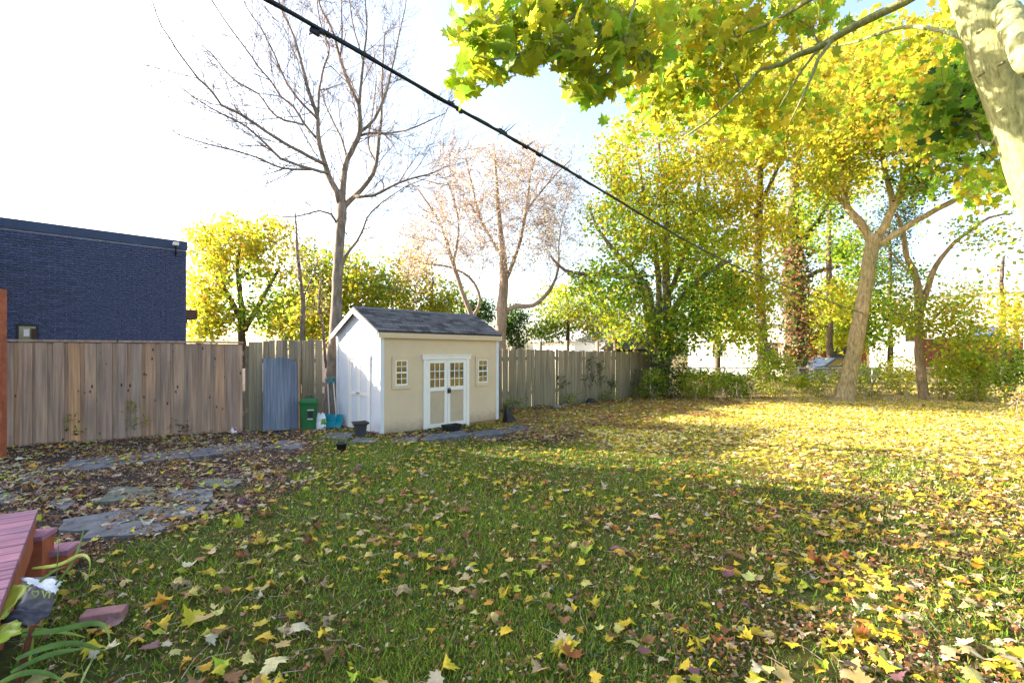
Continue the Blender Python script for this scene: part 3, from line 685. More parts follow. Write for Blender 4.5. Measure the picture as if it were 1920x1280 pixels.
for pix,mt in [
  ([(185,945),(215,917),(287,915),(292,936)],M_stoneg),([(306,943),(320,925),(400,920),(396,946)],M_stone),([(358,913),(385,900),(458,900),(440,914)],M_stoneg),
  ([(88,945),(112,930),(142,940),(125,955)],M_stone),([(108,1000),(122,978),(255,955),(262,976),(180,1000)],M_stone),([(262,978),(258,956),(392,950),(372,972)],M_stone),
  ([(150,1018),(168,1000),(300,976),(330,990),(290,1006)],M_stone),([(0,945),(0,925),(30,928),(32,944)],M_stone),
  ([(88,886),(130,866),(235,858),(240,872),(160,884)],M_stone),([(243,872),(238,858),(350,846),(355,861)],M_stone),([(358,861),(353,846),(480,830),(492,843)],M_stone),
  ([(496,842),(530,826),(580,832),(565,842)],M_stone),([(600,822),(622,812),(665,814),(650,826)],M_stone),([(655,830),(670,820),(712,824),(700,832)],M_stone),
  ([(728,832),(742,822),(785,820),(780,830)],M_stone),([(790,826),(800,814),(870,806),(880,814)],M_stone),([(884,813),(876,806),(975,791),(1002,797),(935,808)],M_stone),
  ([(40,905),(52,893),(84,897),(70,910)],M_stone)]:
    flag(pix,mt)

# ------------------------------------------------------------------ deck, steps, brick, bag
dk=thing('deck','low red stained timber deck at the lower left corner','deck',(-3.35,3.42,0),math.atan2(-.75,.64))   # local +x runs along the deck edge towards the camera
m=MB()
for i in range(13):
    bw=.138; wd=bw-.009
    mm=MB(); mm.box(i*bw,i*bw+wd,-2.6,0,.415,.45); mm.build('board',M_deck,dk,bevel=.003)
MB().box(0,13*.138,-.05,-.012,.22,.414).build('rim_joist',M_rust,dk)
for xx in (.1,1.0,1.6): MB().box(xx,xx+.09,-.16,-.06,-.05,.40).build('post',M_rust,dk)
st=thing('step','upper red stained box step beside the deck corner','step',G(57,1040),math.radians(41),'deck steps')
def step(label,c,h,w_,d_,rz,grp):
    s=thing('step',label,'step',(c[0],c[1],0),rz,grp)
    MB().box(-.22,w_,0,d_,h-.035,h).build('tread',M_deck,s,bevel=.003)
    MB().box(-.22,w_-.01,.02,.05,-.03,h-.036).build('riser',M_rust,s); MB().box(w_-.04,w_-.01,.051,d_-.02,-.03,h-.036).build('side_panel',M_rust,s)
bpy.data.objects.remove(st)
step('upper red stained box step beside the deck corner',(-3.40,3.24),.30,.20,.19,math.radians(20),'deck steps')
step('lower red stained step next to the stone path',(-3.36,3.36),.15,.22,.20,math.radians(20),'deck steps')
o=thing('cinder_block','pale grey concrete block under the red step','block',(-3.04,3.10,0),math.radians(10)); MB().box(-.09,.08,-.05,.05,0,.10).build('block',mat_plain('pale_concrete',(.27,.28,.26),.9,.3,9,.5),o,bevel=.008)
bk=thing('loose_brick','single pinkish red brick lying in the leaves by the strap leaved plant','brick',(-2.36,2.80,.005),math.radians(20))
m=MB(); m.box(-.10,.10,-.05,.05,0,.06); m.build('brick',M_pinkbrick,bk,bevel=.005)
# orange post at the left edge
ps=thing('stained_post','orange stained timber post at the left edge of the view','post',(-7.62,7.2,0))
MB().box(-.05,.05,-.05,.05,-.05,2.5).build('post',M_rust,ps); MB().box(-.07,.085,-.075,-.051,-.05,1.75).build('side_board',M_rust,ps)
# soil bag, open, with print
sb=thing('soil_bag','torn open lime and charcoal soil bag lying among leaves beside the deck','bag',(-2.30,2.30,0),0)
def sheet(name,corn,mat,nx_=8,ny_=8,amp=.012,parent=None,thick=.004):
    a,b_,c,d=[Vector(p) for p in corn]; m=MB(); vs1=[]
    for i in range(nx_+1):
        for j in range(ny_+1):
            u,v=i/nx_,j/ny_; p=(a*(1-u)+b_*u)*(1-v)+(d*(1-u)+c*u)*v
            vs1.append(p+Vector((R(-1,1),R(-1,1),R(-1,1)))*amp)
    m.add(vs1,[(i*(ny_+1)+j,(i+1)*(ny_+1)+j,(i+1)*(ny_+1)+j+1,i*(ny_+1)+j+1) for i in range(nx_) for j in range(ny_)])
    o=m.build(name,mat,parent,smooth=True); s=o.modifiers.new('thick','SOLIDIFY'); s.thickness=thick; return o
def rel(px,py,Y): return W(px,py,Y)-Vector((-2.30,2.30,0))
A_=rel(-40,1150,2.35); 
sheet('lime_panel',[rel(-30,1180,2.10),rel(10,1155,2.2),rel(56,1094,2.42),rel(8,1098,2.5)],M_bagy,amp=.006,parent=sb)
sheet('charcoal_panel',[rel(30,1140,2.25),rel(95,1150,2.30),rel(104,1114,2.42),rel(57,1094,2.42)],M_bagd,amp=.005,parent=sb)
sheet('white_lining',[rel(36,1083,2.50),rel(57,1093,2.43),rel(103,1112,2.43),rel(118,1088,2.55)],M_bagw,amp=.008,parent=sb)
sheet('charcoal_panel',[rel(0,1165,2.2),rel(60,1175,2.2),rel(95,1150,2.28),rel(30,1140,2.24)],M_bagd,amp=.006,parent=sb)
sheet('lime_panel',[rel(-30,1215,2.0),rel(40,1185,2.08),rel(34,1160,2.15),rel(-30,1180,2.1)],M_bagy,amp=.008,parent=sb)
def text(body,size,loc,rot,mat,parent,name='print'):
    cu=bpy.data.curves.new(name,'FONT'); cu.body=body; cu.size=size; cu.extrude=.001
    t=bpy.data.objects.new(name,cu); C.objects.link(t); dg=bpy.context.evaluated_depsgraph_get(); me=bpy.data.meshes.new_from_object(t.evaluated_get(dg)); bpy.data.objects.remove(t)
    me.materials.clear(); me.materials.append(mat); o=put(name,me,parent,loc,rot); return o
text('Vi',.055,rel(76,1121,2.34),(math.radians(80),0,math.radians(3)),M_lime,sb)
hp=[(0,-.02),(.018,.0),(.02,.012),(.01,.02),(0,.012),(-.01,.02),(-.02,.012),(-.018,0)]
m=MB(); q=rel(66,1113,2.34)
n8=len(hp); m.add([(q.x+a,q.y,q.z+b_) for a,b_ in hp]+[(q.x+a*.6,q.y,q.z+b_*.6+.001) for a,b_ in hp],[(i,(i+1)%n8,n8+(i+1)%n8,n8+i) for i in range(n8)]); m.build('heart_print',M_lime,sb)
sk=thing('rusty_stake','short rusty brown stake standing in front of the torn soil bag','stake'); sk.location=(W(40,1190,2.1).x,2.1,0)
m=MB(); m.tube([(-.02,-.03,.0),(.0,.0,.18),(.03,.02,.36)],[.014,.012,.010],7); m.build('stake',mat_plain('rusty_iron',(.10,.03,.015),.9,.4,30,.5),sk,smooth=True)
# strap leaved plant
ir=thing('strap_leaved_plant','daylily with long arching green strap leaves at the lower left','plant',(-2.05,2.15,0))
def ribbon(pts,wd,parent,mat):
    s=smooth([(Vector(p)-Vector((-2.05,2.15,0)),wd) for p in pts],.03); m=MB(); vs1=[]
    n=len(s)
    for i,(p,w0) in enumerate(s):
        t=(s[min(i+1,n-1)][0]-s[max(i-1,0)][0]).normalized(); sd_=t.cross(Vector((0,-1,.4))).normalized(); k=i/(n-1)
        ww=w0*(.65+.5*math.sin(math.pi*min(k*1.2,1)))*(1 if k<.75 else (1-k)/.25+.04); nn=sd_.cross(t)
        vs1+= [p-sd_*ww*.5,p+nn*ww*.10,p+sd_*ww*.5]
    m.add(vs1,[(i*3+j,(i+1)*3+j,(i+1)*3+j+1,i*3+j+1) for i in range(n-1) for j in range(2)]); return m.build('leaf',mat,parent,smooth=True)
M_strap=mat_plain('strap_leaf_green',(.10,.17,.03),.55,.4,12,.1,spec=.2,sc=(1,1,1)); M_strapy=mat_plain('yellowing_strap_leaf',(.26,.33,.05),.45,.25,12,.1)
for pts,wd,mt in [
  ([(100,1100,2.5),(132,1060,2.5),(150,1020,2.55),(160,975,2.6)],.022,M_strap),
  ([(60,1065,2.6),(110,1058,2.5),(150,1040,2.45),(168,1050,2.4),(166,1080,2.4),(162,1108,2.4)],.025,M_strapy),
  ([(40,1190,2.1),(110,1180,2.15),(170,1168,2.2),(195,1172,2.2),(204,1190,2.15),(203,1215,2.1)],.034,M_strap),
  ([(30,1235,2.0),(80,1215,2.05),(140,1205,2.1),(205,1222,2.1)],.034,M_strap),
  ([(20,1260,1.95),(70,1235,2.0),(110,1222,2.05),(160,1215,2.05)],.03,M_strap),
  ([(0,1195,2.1),(50,1180,2.15),(120,1185,2.2),(165,1195,2.2)],.024,M_strapy),
  ([(150,1285,1.95),(160,1260,2.0),(172,1238,2.05),(176,1225,2.05)],.022,M_strap),
  ([(105,1090,2.5),(108,1050,2.5),(110,1010,2.5)],.010,M_strap),
  ([(60,1120,2.4),(75,1090,2.5),(105,1068,2.5),(128,1060,2.5)],.026,M_strap),
  ([(-20,1290,1.9),(40,1262,1.9),(90,1262,1.92),(130,1285,1.9)],.03,M_strap),
  ([(55,1240,2.1),(60,1200,2.15),(50,1165,2.2)],.022,M_strapy)]:
    ribbon([W(*p) for p in pts],wd*.6,ir,mt)

# ------------------------------------------------------------------ overhead cable
cb=thing('overhead_cable','thick black service cable crossing the sky diagonally from upper left','cable',(0,0,3))
cp=[(W(300,-115,1.9)),W(500,-2,2.4),W(850,199,3.3),W(1050,311,4.3),W(1340,480,7.0),W(1470,535,10.5),W(1622,589,16.6)]
s=smooth([(p-Vector((0,0,3)),.0155) for p in cp],.15); m=MB(); m.tube([p for p,_ in s],[.0118]*len(s),8); m.build('cable',M_cable,cb,smooth=True)
m=MB(); m.tube([p+Vector((.013*math.sin(i*.9),.0,.013*math.cos(i*.9))) for i,(p,_) in enumerate(s)],[.0045]*len(s),5); m.build('support_wire',M_cable,cb,smooth=True)
random.seed(21)
m=MB()
for (px,py,Y,ln) in [(600,58,2.62,.05),(590,60,2.6,.05),(612,64,2.66,.03),(845,195,3.28,.05),(862,207,3.35,.07),(940,246,3.75,.05),(945,250,3.76,.10),(985,275,3.95,.07),(1010,290,4.1,.07),(1085,332,4.6,.07)]:
    p=W(px,py,Y)-Vector((0,0,3)); m=MB()
    for _ in range(3):
        d=Vector((R(-1,1),R(-.5,.5),R(-.6,1)))*ln; m.tube([p,p+d*.5+Vector((R(-1,1),0,R(-1,1)))*ln*.25,p+d],[.005,.004,.002],4)
    m.tube([p+Vector((-.02,0,.012)),p+Vector((.02,0,-.012))],.016,7); m.build('vine_remnant',M_cable,cb)

# ------------------------------------------------------------------ background buildings on the right
def house(name,label,px0,px1,ytop,Y,dep,mat,roofmat=None,rise=0,rz=0,cat='house',wins=()):
    a=W(px0,ytop,Y); b_=W(px1,ytop,Y); L=b_.x-a.x; h=a.z
    o=thing(name,label,cat,(a.x,Y,0),rz); MB().box(0,L,0,dep,-.2,h).build('wall',mat,o)
    if rise:
        m=MB(); e_=.3; m.add([(-e_,-e_,h-.05),(L+e_,-e_,h-.05),(L+e_,dep+e_,h-.05),(-e_,dep+e_,h-.05),(-e_,dep/2,h+rise),(L+e_,dep/2,h+rise)],[(0,3,2,1),(0,1,5,4),(2,3,4,5),(0,4,3),(1,2,5)])
        m.build('roof',roofmat,o)
    for wa,wb,za,zb in wins:
        f=MB().box(L*wa,L*wb,-.04,0,za,zb).build('window',M_white,o); MB().box(L*wa+.08,L*wb-.08,-.05,-.041,za+.08,zb-.08).build('pane',M_glass,f)
    return o
house('white_house','long white sided house showing through the leaves behind the ivy covered trunk',1290,1500,612,38,8,M_siding,M_roofg,1.6,rz=-.62,wins=[(.2,.3,1.2,2.4),(.6,.72,1.2,2.4)])
house('white_house','tall white building glowing behind the thin forked tree at the right',1640,1925,560,44,9,M_siding,M_roofg,1.5,rz=-.6,wins=[(.15,.22,2.5,4),(.45,.52,2.5,4),(.7,.76,2.5,4)])
house('white_house','far white house seen above the mossy fence right of the shed',1000,1085,640,40,6,M_siding,M_roofg,.9,rz=-.6)
# red brick garage with a gable facing the view
g0=W(1505,640,33); gw=W(1625,640,33).x-g0.x; o=thing('brick_garage','low red brick garage with a pale gabled roof, left of the leaning trunk','garage',(g0.x,33,0))
MB().box(0,gw,0,7,-.2,2.3).build('wall',M_redbrick,o)
m=MB(); m.add([(-.2,-.02,2.3),(gw+.2,-.02,2.3),(1.0,-.02,3.1),(-.2,7,2.3),(gw+.2,7,2.3),(1.0,7,3.1)],[(0,1,2),(5,4,3)]); m.build('gable',M_redbrick,o)
m=MB(); m.add([(-.3,-.3,2.28),(1.0,-.3,3.12),(gw+.4,-.3,2.2),(-.3,7,2.28),(1.0,7,3.12),(gw+.4,7,2.2),(-.3,-.3,2.40),(1.0,-.3,3.24),(gw+.4,-.3,2.32),(-.3,7,2.40),(1.0,7,3.24),(gw+.4,7,2.32)],[(0,3,4,1),(1,4,5,2),(6,7,10,9),(7,8,11,10),(0,1,7,6),(1,2,8,7),(3,9,10,4),(4,10,11,5),(0,6,9,3),(2,5,11,8)]); m.build('roof',M_roofg,o)
MB().box(gw*.35,gw*.8,-.05,-.021,0,1.9).build('garage_door',M_dkgrey,o)
g0=W(1730,622,36); o=thing('red_wall','low dark red brick wall with a pale coping at the far right','wall',(g0.x,36,0)); MB().box(0,7.5,0,.3,-.2,2.6).build('wall',M_redbrick,o); MB().box(-.05,7.55,-.05,.35,2.6,2.72).build('coping',M_siding,o)
o=thing('blue_cover','blue domed tarpaulin cover resting on the far red wall','cover',(W(1857,610,36.1).x,36.15,2.72)); m=MB(); m.lathe([(.85,0),(.82,.3),(.62,.62),(.3,.78),(.02,.8)],18); m.build('tarpaulin',M_bluet,o,smooth=True)
o=thing('old_shed_roof','sagging dark shingled shed roof just above the end of the mossy fence','shed',(W(1150,650,21.5).x,21.5,0)); 
MB().box(0,2.3,0,2.2,0,1.75).build('wall',M_dkgrey,o); m=MB(); m.add([(-.2,-.2,1.72),(2.5,-.2,1.72),(2.5,2.4,1.72),(-.2,2.4,1.72),(.35,1.0,2.35),(2.3,1.0,2.38)],[(0,3,2,1),(0,1,5,4),(2,3,4,5),(0,4,3),(1,2,5)]); m.build('roof',M_roofd,o)
# a parked car beyond the chain link fence
ca=thing('parked_car','dark blue grey car parked beyond the wire fence, left of the leaning tree','car',(W(1570,690,27).x,27,-.1),math.radians(8))
prof=[(-2.1,.25),(2.1,.25),(2.15,.6),(1.9,.85),(1.1,.92),(.6,1.38),(-.8,1.42),(-1.5,.98),(-2.1,.9)]
m=MB(); n9=len(prof); m.add([(a,-.8,b_) for a,b_ in prof]+[(a,.8,b_) for a,b_ in prof],[tuple(range(n9)),tuple(range(n9,2*n9))[::-1]]+[(i,n9+i,n9+(i+1)%n9,(i+1)%n9) for i in range(n9)])
m.build('car_body',mat_plain('dark_blue_car_paint',(.03,.04,.07),.25,.1,3,0,spec=.6),ca,bevel=.05)
m=MB(); m.add([(-1.3,-.805,.97),(.95,-.805,.93),(.5,-.805,1.3),(-.75,-.805,1.34)],[(0,1,2,3)]); m.build('side_window',M_glass,ca)
for a in (-1.35,1.35):
    w_=MB().tube([(a,-.82,.31),(a,-.60,.31)],.31,18).build('wheel',M_black,ca); MB().tube([(a,-.83,.31),(a,-.80,.31)],.17,14).build('rim',M_metal,w_)
# chain link fence
cf=thing('chain_link_fence','low galvanised chain link fence behind the shrubs on the right','fence',(5.6,19.6,-.1),0)
m=MB(); m.tube([(0,0,1.05),(18,0,1.05)],.022,6); m.build('top_rail',M_blanket,cf)
for i in range(7): MB().tube([(i*3,0,-.1),(i*3,0,1.12)],.03,6).build('post',M_blanket,cf)
m=MB()
for i in range(-14,255):
    xa=i*.07; m.tube([(max(xa,0),.0,max(0,-xa)*.95),(min(xa+1.05,18),0,min(1.0,(18-xa)*.95))],.0022,3,cap=False); xb=xa+1.05
    m.tube([(min(xb,18),.006,max(0,xb-18)*.95),(max(xa,0),.006,min(1.0,(xb-0)*.95))],.0022,3,cap=False)
o=m.build('wire_mesh',M_blanket,cf); o['kind']='stuff'
# utility pole and far wires
up=thing('utility_pole','pale utility pole at the far right behind the shrubs','pole',(W(1906,660,26).x,26,0)); m=MB(); m.tube([(0,0,-.1),(0,0,4.2)],[.13,.11],10); m.build('pole',M_barkl,up)
uw=thing('utility_wire','thin dark wire strung through the trees at the right','wire',(0,0,0)); m=MB(); a=W(1330,565,26); b_=W(1960,480,24)
m.tube([a.lerp(b_,t)-Vector((0,0,.25*math.sin(math.pi*t))) for t in [i/12 for i in range(13)]],.014,5); m.build('wire',M_cable,uw)
uw=thing('utility_wire','thin dark wire crossing the sky between the bare tree and the fence trees','wire',(0,0,0)); m=MB(); a=W(560,505,17); b_=W(1090,600,30)
m.tube([a.lerp(b_,t)-Vector((0,0,.25*math.sin(math.pi*t))) for t in [i/12 for i in range(13)]],.010,5); m.build('wire',M_cable,uw)

# ------------------------------------------------------------------ trees
random.seed(33)
# 1. the tall bare tree behind the shed
def L(seq,Y0,Y1=None):
    Y1=Y0 if Y1 is None else Y1; n=len(seq)
    return [(x,y,Y0+(Y1-Y0)*i/(n-1),r) for i,(x,y,r) in enumerate(seq)]
TB=10.78
bare_px=[
 L([(617,795,21),(620,760,17),(624,700,14),(630,600,12.5),(634,500,11),(641,400,10),(640,380,9)],TB),
 L([(640,388,9),(632,360,8),(617,332,7),(607,302,6),(597,262,5),(596,222,4.5),(585,190,4),(575,161,3.4),(564,111,3),(550,67,2.6),(533,30,2),(515,-25,1.5),(505,-90,1)],TB,10.2),
 L([(640,385,8.5),(643,350,7.5),(646,319,7),(651,299,6.5),(665,272,6),(675,248,5.5),(673,201,5),(654,158,4),(638,111,3.4),(624,60,2.8),(604,20,2.2),(592,-20,1.8),(580,-90,1)],TB,11.4),
 L([(642,392,7),(650,382,6.5),(664,369,6),(691,339,5),(705,309,4.5),(710,262,3.8),(715,218,3),(717,134,2),(722,60,1.4)],TB,12.0),
 L([(611,309,4.5),(564,285,4),(517,259,3.8),(463,222,3.3),(447,212,3),(416,198,2.8),(400,175,2.6),(373,148,2.4),(343,111,2),(319,74,1.7),(302,50,1.4),(285,0,1.1),(270,-40,.7)],10.6,9.4),
 L([(615,324,4),(584,317,3.4),(527,297,3),(490,262,2.6),(463,238,2.4),(420,215,2),(386,198,1.6),(345,168,1.2),(320,140,.8)],10.6,9.8),
 L([(584,318,2.6),(531,316,2.4),(484,297,2),(447,284,1.8),(386,269,1.5),(329,249,1.2),(302,218,.7)],10.6,10.9),
 L([(596,262,3.4),(571,232,3),(550,200,2.6),(527,181,2.4),(505,150,2.2),(484,124,2),(433,54,1.6),(396,0,1.2),(380,-40,.8)],10.6,10.0),
 L([(568,234,2.6),(517,218,2.3),(484,176,2),(440,151,1.8),(396,101,1.5),(363,70,1.2),(336,30,.8)],10.6,11.3),
 L([(594,222,3),(554,181,2.4),(530,140,2.1),(514,101,1.9),(487,50,1.5),(460,10,1.2),(445,-40,.8)],10.5,9.9),
 L([(596,222,3.2),(599,168,2.8),(607,128,2.3),(617,90,1.9),(600,40,1.4),(590,-40,.9)],10.6,11.3),
 L([(673,201,3.6),(678,144,3),(683,100,2.4),(688,50,1.9),(684,-10,1.4),(690,-70,.8)],11.1,10.4),
 L([(675,248,4),(701,225,3.4),(718,188,3),(732,144,2.5),(738,114,2.1),(748,67,1.6),(759,17,1.1),(765,-30,.8)],11.1,12.2),
 L([(672,255,3.4),(691,250,2.8),(718,250,2.4),(762,245,2),(802,228,1.5),(836,212,1)],11.1,10.5),
 L([(664,369,4),(701,366,3.4),(735,349,2.8),(762,337,2.4),(809,326,1.8),(835,312,1)],11,10.2),
 L([(638,498,4.2),(655,470,3.4),(669,453,3),(680,430,2.6),(687,409,2.2),(716,380,1.7),(760,350,1.2),(800,335,.8)],TB,11.6),
 L([(636,425,3.6),(622,402,2.8),(600,396,2.2),(588,397,2),(556,406,1.6),(515,405,1.1),(480,395,.7)],TB,10.2),
 L([(651,300,3),(640,260,2.4),(628,235,2),(612,200,1.7),(602,170,1.3)],10.9,11.6),
 L([(705,305,2.6),(690,270,2),(697,220,1.6),(705,150,1.2),(700,90,.8)],11.5,12),
 L([(638,111,2.2),(642,60,1.8),(640,0,1.3),(645,-60,.8)],11.3,11),
 L([(683,120,2),(665,60,1.6),(655,0,1.2),(655,-50,.8)],10.8,10.6)]
bt_limbs=[pxl(s_,0,.80 if i_ else .85) for i_,s_ in enumerate(bare_px)]
root,off,_=tree('bare_tree','tall leafless tree rising behind the left corner of the shed',bt_limbs,[],bark=mat_bark('bare_tree_bark',(.13,.10,.085),(.34,.27,.22),sc=(12,12,4)),step=.22)
m=twigs(bt_limbs[1:],off,.21,.55,1.5,2,.012)
m.build('crown',M_twig,root)

GT='trees beyond the back fences'
random.seed(41)
def simple_trunk(px,py0,py1,Y,r,n=5,lean=0):
    return pxl([(px+lean*i/n+R(-2,2)*(i>0),py0+(py1-py0)*i/n,Y,r*(1-.6*i/n)) for i in range(n+1)])
# left yellow tree beyond the brick building
tree('yellow_tree','broad yellow crowned tree just right of the navy brick building',[simple_trunk(458,690,520,27,9,lean=-10),pxl([(456,620,27,6),(492,560,27.5,4),(525,500,28,2)]),pxl([(452,600,27,6),(415,530,26.5,4),(382,480,26,2)]),pxl([(450,560,27,4),(445,500,27,3),(455,440,27,1.5)])],
     [(425,455,75,50,27,2.6,3,P_yo),(520,470,75,60,28,2.6,3,P_yo),(385,520,45,70,26,2,2,P_yo),(470,560,90,60,27,2.6,2.4,P_grn),(395,600,50,40,26,1.6,1.2,P_yel),(540,590,60,50,28,2,1.8,P_lime),(380,590,30,50,26,1.4,1,P_yel),(600,560,50,70,29,2,1.6,P_yel)],
     n_cl=430,per=30,ls=.23,sig=.36,bark=M_barkd,twig=M_twig,mintw=.012,group=GT)
tree('yellow_tree','yellow green tree showing on both sides of the bare trunk',[simple_trunk(668,690,500,25,5)],
     [(595,530,45,75,25,2,1.8,P_lime),(560,610,50,35,24,2,1,P_yel),(650,540,65,70,25,2.5,3,P_yel),(720,560,60,70,26,2.5,3,P_lime),(600,590,50,60,24,2,2,P_yel)],n_cl=300,per=30,ls=.22,sig=.42,bark=M_barkd,mintw=.012,group=GT)
tree('yellow_tree','low yellow and olive tree directly above the left part of the shed roof',[simple_trunk(810,690,520,27,5)],
     [(790,560,65,60,27,2.2,3,P_yel),(845,590,50,45,27,2,2,P_lime),(770,500,40,35,27,2,1,[(YEL,2),(TAN,3)])],n_cl=190,per=24,ls=.21,sig=.36,bark=M_barkd,mintw=.012,group=GT)
tree('slender_tree','slender pale trunk left of the tall bare tree, just beyond the fence',[pxl([(568,720,14,5),(567,640,14,4.6),(568,560,14,4),(560,500,14,3.2),(556,440,14,2),(553,395,14,1)]),pxl([(568,560,14,2.4),(585,520,14.3,1.8),(600,480,14.6,1)])],
     [(560,470,40,60,14.2,.8,1,P_tan)],n_cl=26,per=12,ls=.07,sig=.25,twig=M_twigt)
tree('slender_tree','thin pale leaning stem beside the foot of the tall bare tree, above the fence',[pxl([(612,690,13,2.6),(606,620,13,2.2),(598,560,13,1.6),(604,520,13,1)])],[(600,560,22,50,13,.5,1,P_tan)],n_cl=14,per=10,ls=.06,sig=.2,twig=M_twigt)
# tan tree with hardly any leaves
tan=[pxl(L([(938,700,15),(938,640,12.5),(941,580,12),(945,520,9),(941,460,6.5),(935,400,5),(930,330,3),(925,270,1.5)],20)),
 pxl(L([(895,690,8),(888,610,7),(868,550,6),(848,490,5),(830,430,3.6),(805,385,2.4),(780,350,1.3)],20,19)),
 pxl(L([(940,588,7),(965,575,6),(1000,572,5.4),(1030,545,4.8),(1046,505,3),(1048,450,1.8),(1060,390,1)],20,19)),
 pxl(L([(944,535,6),(970,470,5),(985,400,4),(995,330,2.6),(1010,270,1.3)],20,21.5)),
 pxl(L([(942,480,5),(905,420,4),(885,350,3),(872,290,1.5)],20,21)),
 pxl(L([(885,600,5),(900,560,4.4),(880,520,3.6),(840,500,2.6),(800,495,1.8),(760,480,1)],20,20.5)),
 pxl(L([(850,495,3.6),(860,430,3),(850,370,2),(830,320,1.2)],19.5,19)),
 pxl(L([(987,395,3),(1030,340,2.2),(1070,300,1.3)],20.5,20))]
tan=[[(p,r*(.9 if k==0 else .72)) for p,r in lm] for k,lm in enumerate(tan)]
r2,o2,_=tree('tan_tree','spreading nearly bare tree with pinkish tan twigs behind the shed roof',tan,
     [(890,330,95,70,20,3,3,P_tan),(1000,340,80,85,20,3,3,P_tan),(840,440,80,70,19.5,3,2.4,P_tan),(960,440,100,80,20,3,3,P_tan),(1060,430,50,90,20,2,1.6,P_tan),(770,470,45,60,19.5,2,1,P_tan)],
     n_cl=680,per=17,ls=.085,sig=.34,bark=mat_bark('tan_bark',(.20,.15,.125),(.42,.33,.28)),twig=M_twigt,tw=9,mintw=.009,group=GT)
m=twigs(tan[1:],o2,.5,.8,2.2,2,.020); m.build('branch',M_twigt,r2)
tree('evergreen_tree','small dark evergreen squeezed behind the right end of the shed roof',[simple_trunk(958,700,570,22,3)],[(965,610,22,40,22,.8,1,P_dk),(900,590,30,30,23,1,.8,P_dk)],n_cl=90,per=50,ls=.12,sig=.2,bark=M_barkd,group=GT)
tree('small_tree','small pale green tree above the mossy fence right of the shed',[pxl(L([(1062,700,5),(1064,640,4),(1066,590,3),(1060,540,2)],23))],[(1055,570,55,45,23,1.8,2,P_lime),(1110,600,55,35,23,1.6,1.6,[(LIME,2),(TAN,2),(GRN,1)]),(1020,620,35,20,22.5,1,.7,P_grn)],n_cl=130,per=45,ls=.15,sig=.3,bark=M_barkd,group=GT)
# multi-stem maple at the end of the fence
ms=[pxl(L([(1240,738,17),(1238,700,14),(1232,650,12),(1222,600,9),(1214,550,8),(1190,510,6),(1160,480,4.5),(1125,435,3),(1105,390,2)],18.6,17.8)),
 pxl(L([(1243,700,11),(1253,650,10),(1250,560,8),(1248,490,6.5),(1251,430,5),(1245,350,4),(1235,270,2.5),(1230,210,1.5)],18.6)),
 pxl(L([(1246,640,7),(1268,575,6),(1300,535,5.5),(1340,503,4.5),(1372,488,3)],18.6,17.9)),
 pxl(L([(1222,600,6),(1198,540,5),(1160,517,4.5),(1105,514,4),(1060,507,3),(1032,480,2)],18.3,17.6)),
 pxl(L([(1230,630,7),(1236,560,6),(1230,480,5),(1215,400,3.6),(1200,320,2),(1190,260,1.2)],18.6,19.4)),
 pxl(L([(1250,560,5),(1275,500,4.4),(1295,430,3.6),(1310,350,2.6),(1320,280,1.5)],18.6,19.2)),
 pxl(L([(1240,690,6),(1215,650,5),(1190,625,3.6),(1165,610,2)],18.6,18))]
tree('maple_tree','many stemmed green and yellow maple at the right end of the mossy fence',ms,
     [(1185,420,85,75,18.4,2.4,3,P_lime),(1150,540,80,45,18,2,2,P_grn),(1290,440,95,80,18.6,2.4,3.4,P_lime),(1210,300,85,85,18.8,2.2,3,P_yel),(1330,330,90,80,18.8,2.2,3,P_yo),(1330,560,80,50,18.4,2,2,P_grn),
      (1270,620,60,40,18,1.5,1.6,P_grn),(1180,610,45,30,17.8,1.2,.9,P_lime),(1270,210,90,45,19,2,1.8,P_yel)],
     n_cl=560,per=52,ls=.15,sig=.33,bark=M_bark,group=GT)
tree('tall_tree','straight slim trunk in yellow leaves, left of the ivy covered trunk',[pxl(L([(1433,720,11),(1430,660,9.5),(1426,560,8),(1421,480,7),(1424,400,6),(1426,320,5),(1430,240,3.6),(1434,150,2)],20)),pxl(L([(1424,420,4),(1395,370,3),(1370,300,2)],20)),pxl(L([(1426,380,4),(1460,310,3),(1480,240,2)],20))],
     [(1410,270,95,90,20,2.4,3,P_yo),(1420,420,75,60,19.6,2,1.8,P_yo),(1400,540,70,50,19.5,1.8,1.6,P_yel),(1440,160,90,60,20.5,2,2,P_yel),(1380,620,60,40,19.5,1.6,1,P_lime)],n_cl=330,per=46,ls=.165,sig=.36,group=GT)
ivy=[(BRN,4),(DKG,2),(TAN,1),(GRN,1)]
tree('ivy_covered_tree','thick dark trunk wrapped in dead ivy behind the leaning tree',[pxl(L([(1493,735,21),(1492,660,19),(1490,580,17),(1487,500,15),(1485,430,13),(1490,340,9),(1500,250,6),(1505,160,3)],24)),pxl(L([(1486,470,6),(1530,420,5),(1560,360,3),(1580,300,2)],24)),pxl(L([(1487,500,5),(1460,430,4),(1445,370,2)],24)),pxl(L([(1489,540,5),(1530,510,4),(1575,500,2)],24))],
     [(1492,640,24,70,23.7,.5,1.6,ivy),(1488,520,24,80,23.7,.5,1.6,ivy),(1520,260,100,110,24.5,2.6,3,P_yel),(1540,420,80,70,24,2.2,1.6,P_grn),(1560,140,90,70,25,2.6,2,P_yo),(1560,560,60,40,24,2,1,P_yel)],n_cl=380,per=36,ls=.175,sig=.36,bark=M_barkd,group=GT)
